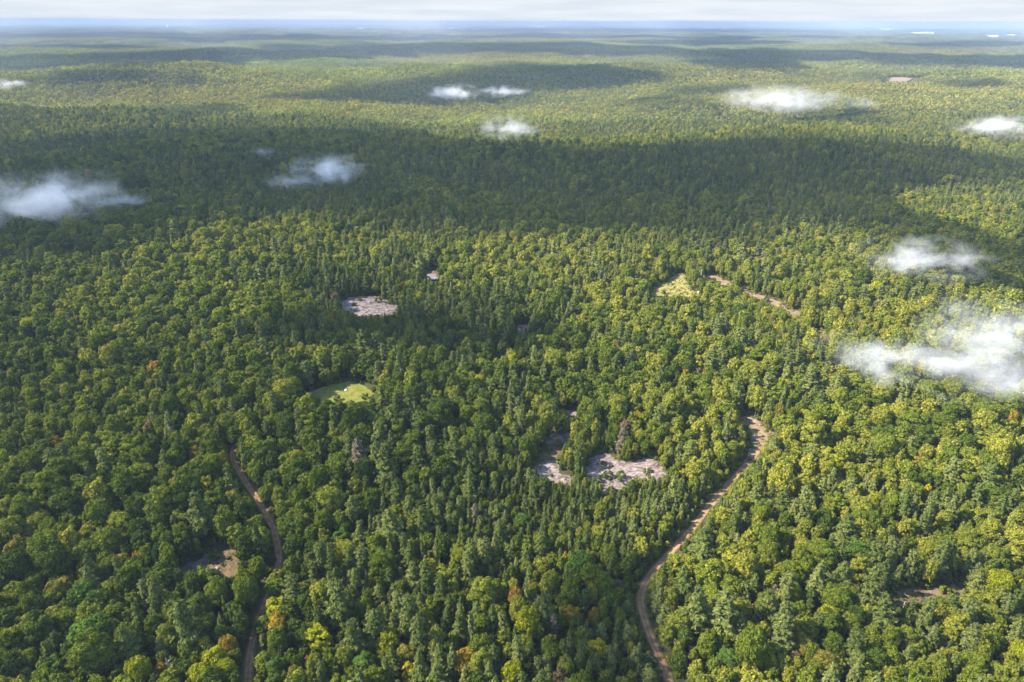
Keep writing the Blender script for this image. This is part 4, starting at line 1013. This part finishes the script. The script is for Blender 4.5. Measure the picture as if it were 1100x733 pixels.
# ------------------------------------------------------------------ clouds overhead whose shade lies on the land
SHADE = [  # photo outline of the shade, soft edge (m), optical depth
    ([(-60,155),(0,153),(120,142),(300,139),(430,141),(520,160),(640,158),(760,152),(880,149),(1000,160),(1110,176),(1180,184),(1180,200),(1110,202),(1000,196),(935,212),(960,236),(1110,282),(1180,300),(1110,310),(1000,292),(930,246),(860,244),(800,255),(745,262),(700,247),(640,251),(560,253),(440,246),(340,231),(265,225),(150,246),(40,271),(-80,286)], 38, 2.1),
    ([(290,106),(400,90),(460,85),(540,72),(640,72),(705,80),(640,92),(560,101),(470,111),(380,108)], 60, 4.0),
    ([(-60,64),(0,63),(100,59),(220,53.5),(400,47.5),(600,46),(720,52),(900,56.5),(1180,64),(1180,75),(950,70),(800,63.5),(700,60),(500,58),(350,62.5),(200,70),(60,75),(-60,78)], 100, 4.5),
    ([(20,82),(100,80),(190,82),(200,87),(100,90),(20,89)], 60, 3.2),
    ([(735,67),(800,65),(850,70),(860,75),(770,75)], 70, 3.6),
    ([(-60,36),(100,35),(200,37),(330,38.5),(330,41),(150,42),(-60,41)], 140, 2.4),
    ([(940,47),(1040,45),(1180,47),(1180,51),(1000,50.5)], 110, 3.6),
    ([(640,45),(760,43),(860,45),(840,48),(700,49)], 110, 3.4),
    ([(730,94),(790,92),(810,100),(760,104),(700,108)], 40, 1.6),
    ([(1010,89),(1060,87),(1075,94),(1030,97)], 40, 1.8),
    ([(860,120),(940,123),(960,133),(880,134)], 40, 1.2),
    ([(650,108),(760,106),(780,118),(690,122)], 50, 1.0),
    ([(-160,330),(90,316),(190,334),(290,352),(420,352),(520,362),(640,378),(720,402),(755,470),(700,560),(640,640),(630,790),(-160,790)], 34, 0.30),
    ([(700,640),(800,580),(960,560),(1140,610),(1200,790),(690,790)], 30, 0.42),
    ([(300,306),(380,297),(470,306),(560,335),(560,360),(420,350),(330,345)], 30, 0.6),
]
SHADE += [
    ([(215,26.4),(330,26.8),(520,28.2),(640,29.2),(640,30.0),(520,29.6),(300,28.8),(215,28.4)], 200, 4.0),
    ([(480,32.4),(640,31.8),(800,33),(900,34.8),(900,36.0),(800,35.2),(480,34.8)], 180, 4.0),
    ([(180,41),(400,38.6),(620,38.2),(900,41),(900,42.6),(620,41.2),(180,44)], 140, 4.0),
    ([(-120,50),(60,48.5),(160,50.5),(160,52),(-120,54)], 110, 3.6),
    ([(600,85),(690,83),(720,87),(640,90)], 45, 2.2), ([(130,118),(240,114),(280,120),(180,126)], 40, 1.4),
]
ALT = 900.0
M_CLOUD, nt, out = mat("cloud_vapour"); pv = N(nt, "ShaderNodeVolumePrincipled"); pv.inputs["Color"].default_value = (0.98, 0.98, 0.98, 1); pv.inputs["Density"].default_value = 0.02; pv.inputs["Anisotropy"].default_value = 0.3
nt.links.new(pv.outputs[0], out.inputs["Volume"])
for k, (px, soft, tau) in enumerate(SHADE):
    P = np.array(px, float); Q = np.concatenate([P[None] + (np.roll(P, -1, 0) - P)[None] * t for t in (0, .34, .67)], 0).transpose(1, 0, 2).reshape(-1, 2)
    G = unproject(Q[:, 0], Q[:, 1], 8.0); alt = ALT + 35.0 * k
    S = G[:, :2] + SUN_DIR[:2] / SUN_DIR[2] * (alt - G[:, 2:3] - 8)
    x0, y0 = S.min(0) - soft; x1, y1 = S.max(0) + soft; cw = max((x1 - x0) / 130, (y1 - y0) / 130, 6.0)
    XX, YY = np.meshgrid(np.arange(x0, x1 + cw, cw), np.arange(y0, y1 + cw, cw), indexing="ij")
    sd = poly_sd(XX, YY, S) / soft + 0.45 * vnoise(XX / (soft * 1.6), YY / (soft * 1.6), 90 + k) + 0.3 * vnoise(XX / (soft * .6), YY / (soft * .6), 120 + k) + 0.25
    T = sstep(-0.3, 1.1, sd) * (1 + 0.3 * vnoise(XX / (soft * 2.5), YY / (soft * 2.5), 150 + k)) * tau * SUN_DIR[2] / 0.02; T[sd < -0.3] = 0
    T[0] = T[-1] = 0; T[:, 0] = T[:, -1] = 0
    nx, ny = XX.shape; idx = np.arange(nx * ny).reshape(nx, ny); pos = T > 1e-4
    cellp = pos[:-1, :-1] | pos[1:, :-1] | pos[:-1, 1:] | pos[1:, 1:]
    top = idx; bot = np.where(pos, idx + nx * ny, idx)
    f = lambda a: np.stack([a[:-1, :-1][cellp], a[1:, :-1][cellp], a[1:, 1:][cellp], a[:-1, 1:][cellp]], 1)
    F = np.concatenate([f(top), f(bot)[:, ::-1]]); F = F
    V = np.concatenate([np.stack([XX, YY, alt + 0.75 * T], -1).reshape(-1, 3), np.stack([XX, YY, alt - 0.25 * T], -1).reshape(-1, 3)])
    used = np.unique(F); rm = np.zeros(len(V), np.int64); rm[used] = np.arange(len(used))
    link("cloud", mesh_from("cloud", V[used], rm[F], [M_CLOUD], smooth=True), kind="structure", label="white cloud high over the woods casting shade")

# ------------------------------------------------------------------ haze, sky, sun, view
HZ = 0.9e-4
m, nt, out = mat("hazy_air"); pv = N(nt, "ShaderNodeVolumePrincipled"); pv.inputs["Color"].default_value = (0.29, 0.36, 0.49, 1); pv.inputs["Density"].default_value = HZ; pv.inputs["Anisotropy"].default_value = 0.0
nt.links.new(pv.outputs[0], out.inputs["Volume"])
mb = MB(); mb.box(-48000, 48000, -48000, 48000, -80, 174); link("haze", mb.mesh("haze", [m]), kind="stuff", label="thin blue haze in the air over the woods")

w = bpy.data.worlds.new("World"); scene.world = w; w.use_nodes = True; nt = w.node_tree; nt.nodes.clear()
sky = N(nt, "ShaderNodeTexSky", sky_type="NISHITA"); sky.sun_disc = False; sky.sun_elevation = SUN_EL * D2R; sky.sun_rotation = SUN_AZ * D2R
sky.air_density = 1.0; sky.dust_density = 0.2; sky.ozone_density = 1.0; sky.altitude = 300
bg = N(nt, "ShaderNodeBackground"); bg.inputs["Strength"].default_value = 0.15; wo = N(nt, "ShaderNodeOutputWorld")
# a bank of thin white cloud low over the horizon, part of the sky
tcw = N(nt, "ShaderNodeTexCoord"); sxw = N(nt, "ShaderNodeSeparateXYZ"); nt.links.new(tcw.outputs["Generated"], sxw.inputs[0])
mpw = N(nt, "ShaderNodeMapping"); mpw.inputs["Scale"].default_value = (7, 7, 110); nt.links.new(tcw.outputs["Generated"], mpw.inputs[0])
nw = N(nt, "ShaderNodeTexNoise"); nw.inputs["Scale"].default_value = 1.0; nw.inputs["Detail"].default_value = 7; nt.links.new(mpw.outputs[0], nw.inputs["Vector"])
crw = N(nt, "ShaderNodeValToRGB"); crw.color_ramp.elements[0].position = 0.36; crw.color_ramp.elements[0].color = (1.04, 1.15, 1.25, 1); crw.color_ramp.elements[1].position = 0.62; crw.color_ramp.elements[1].color = (1.23, 1.30, 1.37, 1)
nt.links.new(nw.outputs[0], crw.inputs[0])
mrw = N(nt, "ShaderNodeMapRange"); mrw.interpolation_type = 'SMOOTHSTEP'; mrw.inputs[1].default_value = 0.05; mrw.inputs[2].default_value = 0.22; mrw.inputs[3].default_value = 1; mrw.inputs[4].default_value = 0
nt.links.new(sxw.outputs[2], mrw.inputs[0])
mxw = N(nt, "ShaderNodeMix", data_type="RGBA"); nt.links.new(mrw.outputs[0], mxw.inputs[0]); nt.links.new(sky.outputs[0], mxw.inputs[6]); nt.links.new(crw.outputs[0], mxw.inputs[7])
nt.links.new(mxw.outputs[2], bg.inputs[0]); nt.links.new(bg.outputs[0], wo.inputs[0])
sun = bpy.data.lights.new("sun", "SUN"); sun.energy = 5.0; sun.angle = 0.5 * D2R; sun.color = (1.0, 0.93, 0.80)
so = bpy.data.objects.new("sun", sun); COL.objects.link(so); so.rotation_euler = Vector(SUN_DIR.tolist()).to_track_quat('Z', 'Y').to_euler(); so.location = (0, 0, 300)

vs = scene.view_settings; vs.view_transform = 'Standard'; vs.look = 'None'; vs.gamma = 1; vs.use_curve_mapping = False; vs.exposure = 2.24
cy = scene.cycles; cy.max_bounces = 6; cy.diffuse_bounces = 2; cy.glossy_bounces = 1; cy.transmission_bounces = 2; cy.volume_bounces = 3; cy.transparent_max_bounces = 4
cy.use_denoising = True; cy.caustics_reflective = False; cy.caustics_refractive = False; cy.volume_step_rate = 0.6; cy.volume_max_steps = 256
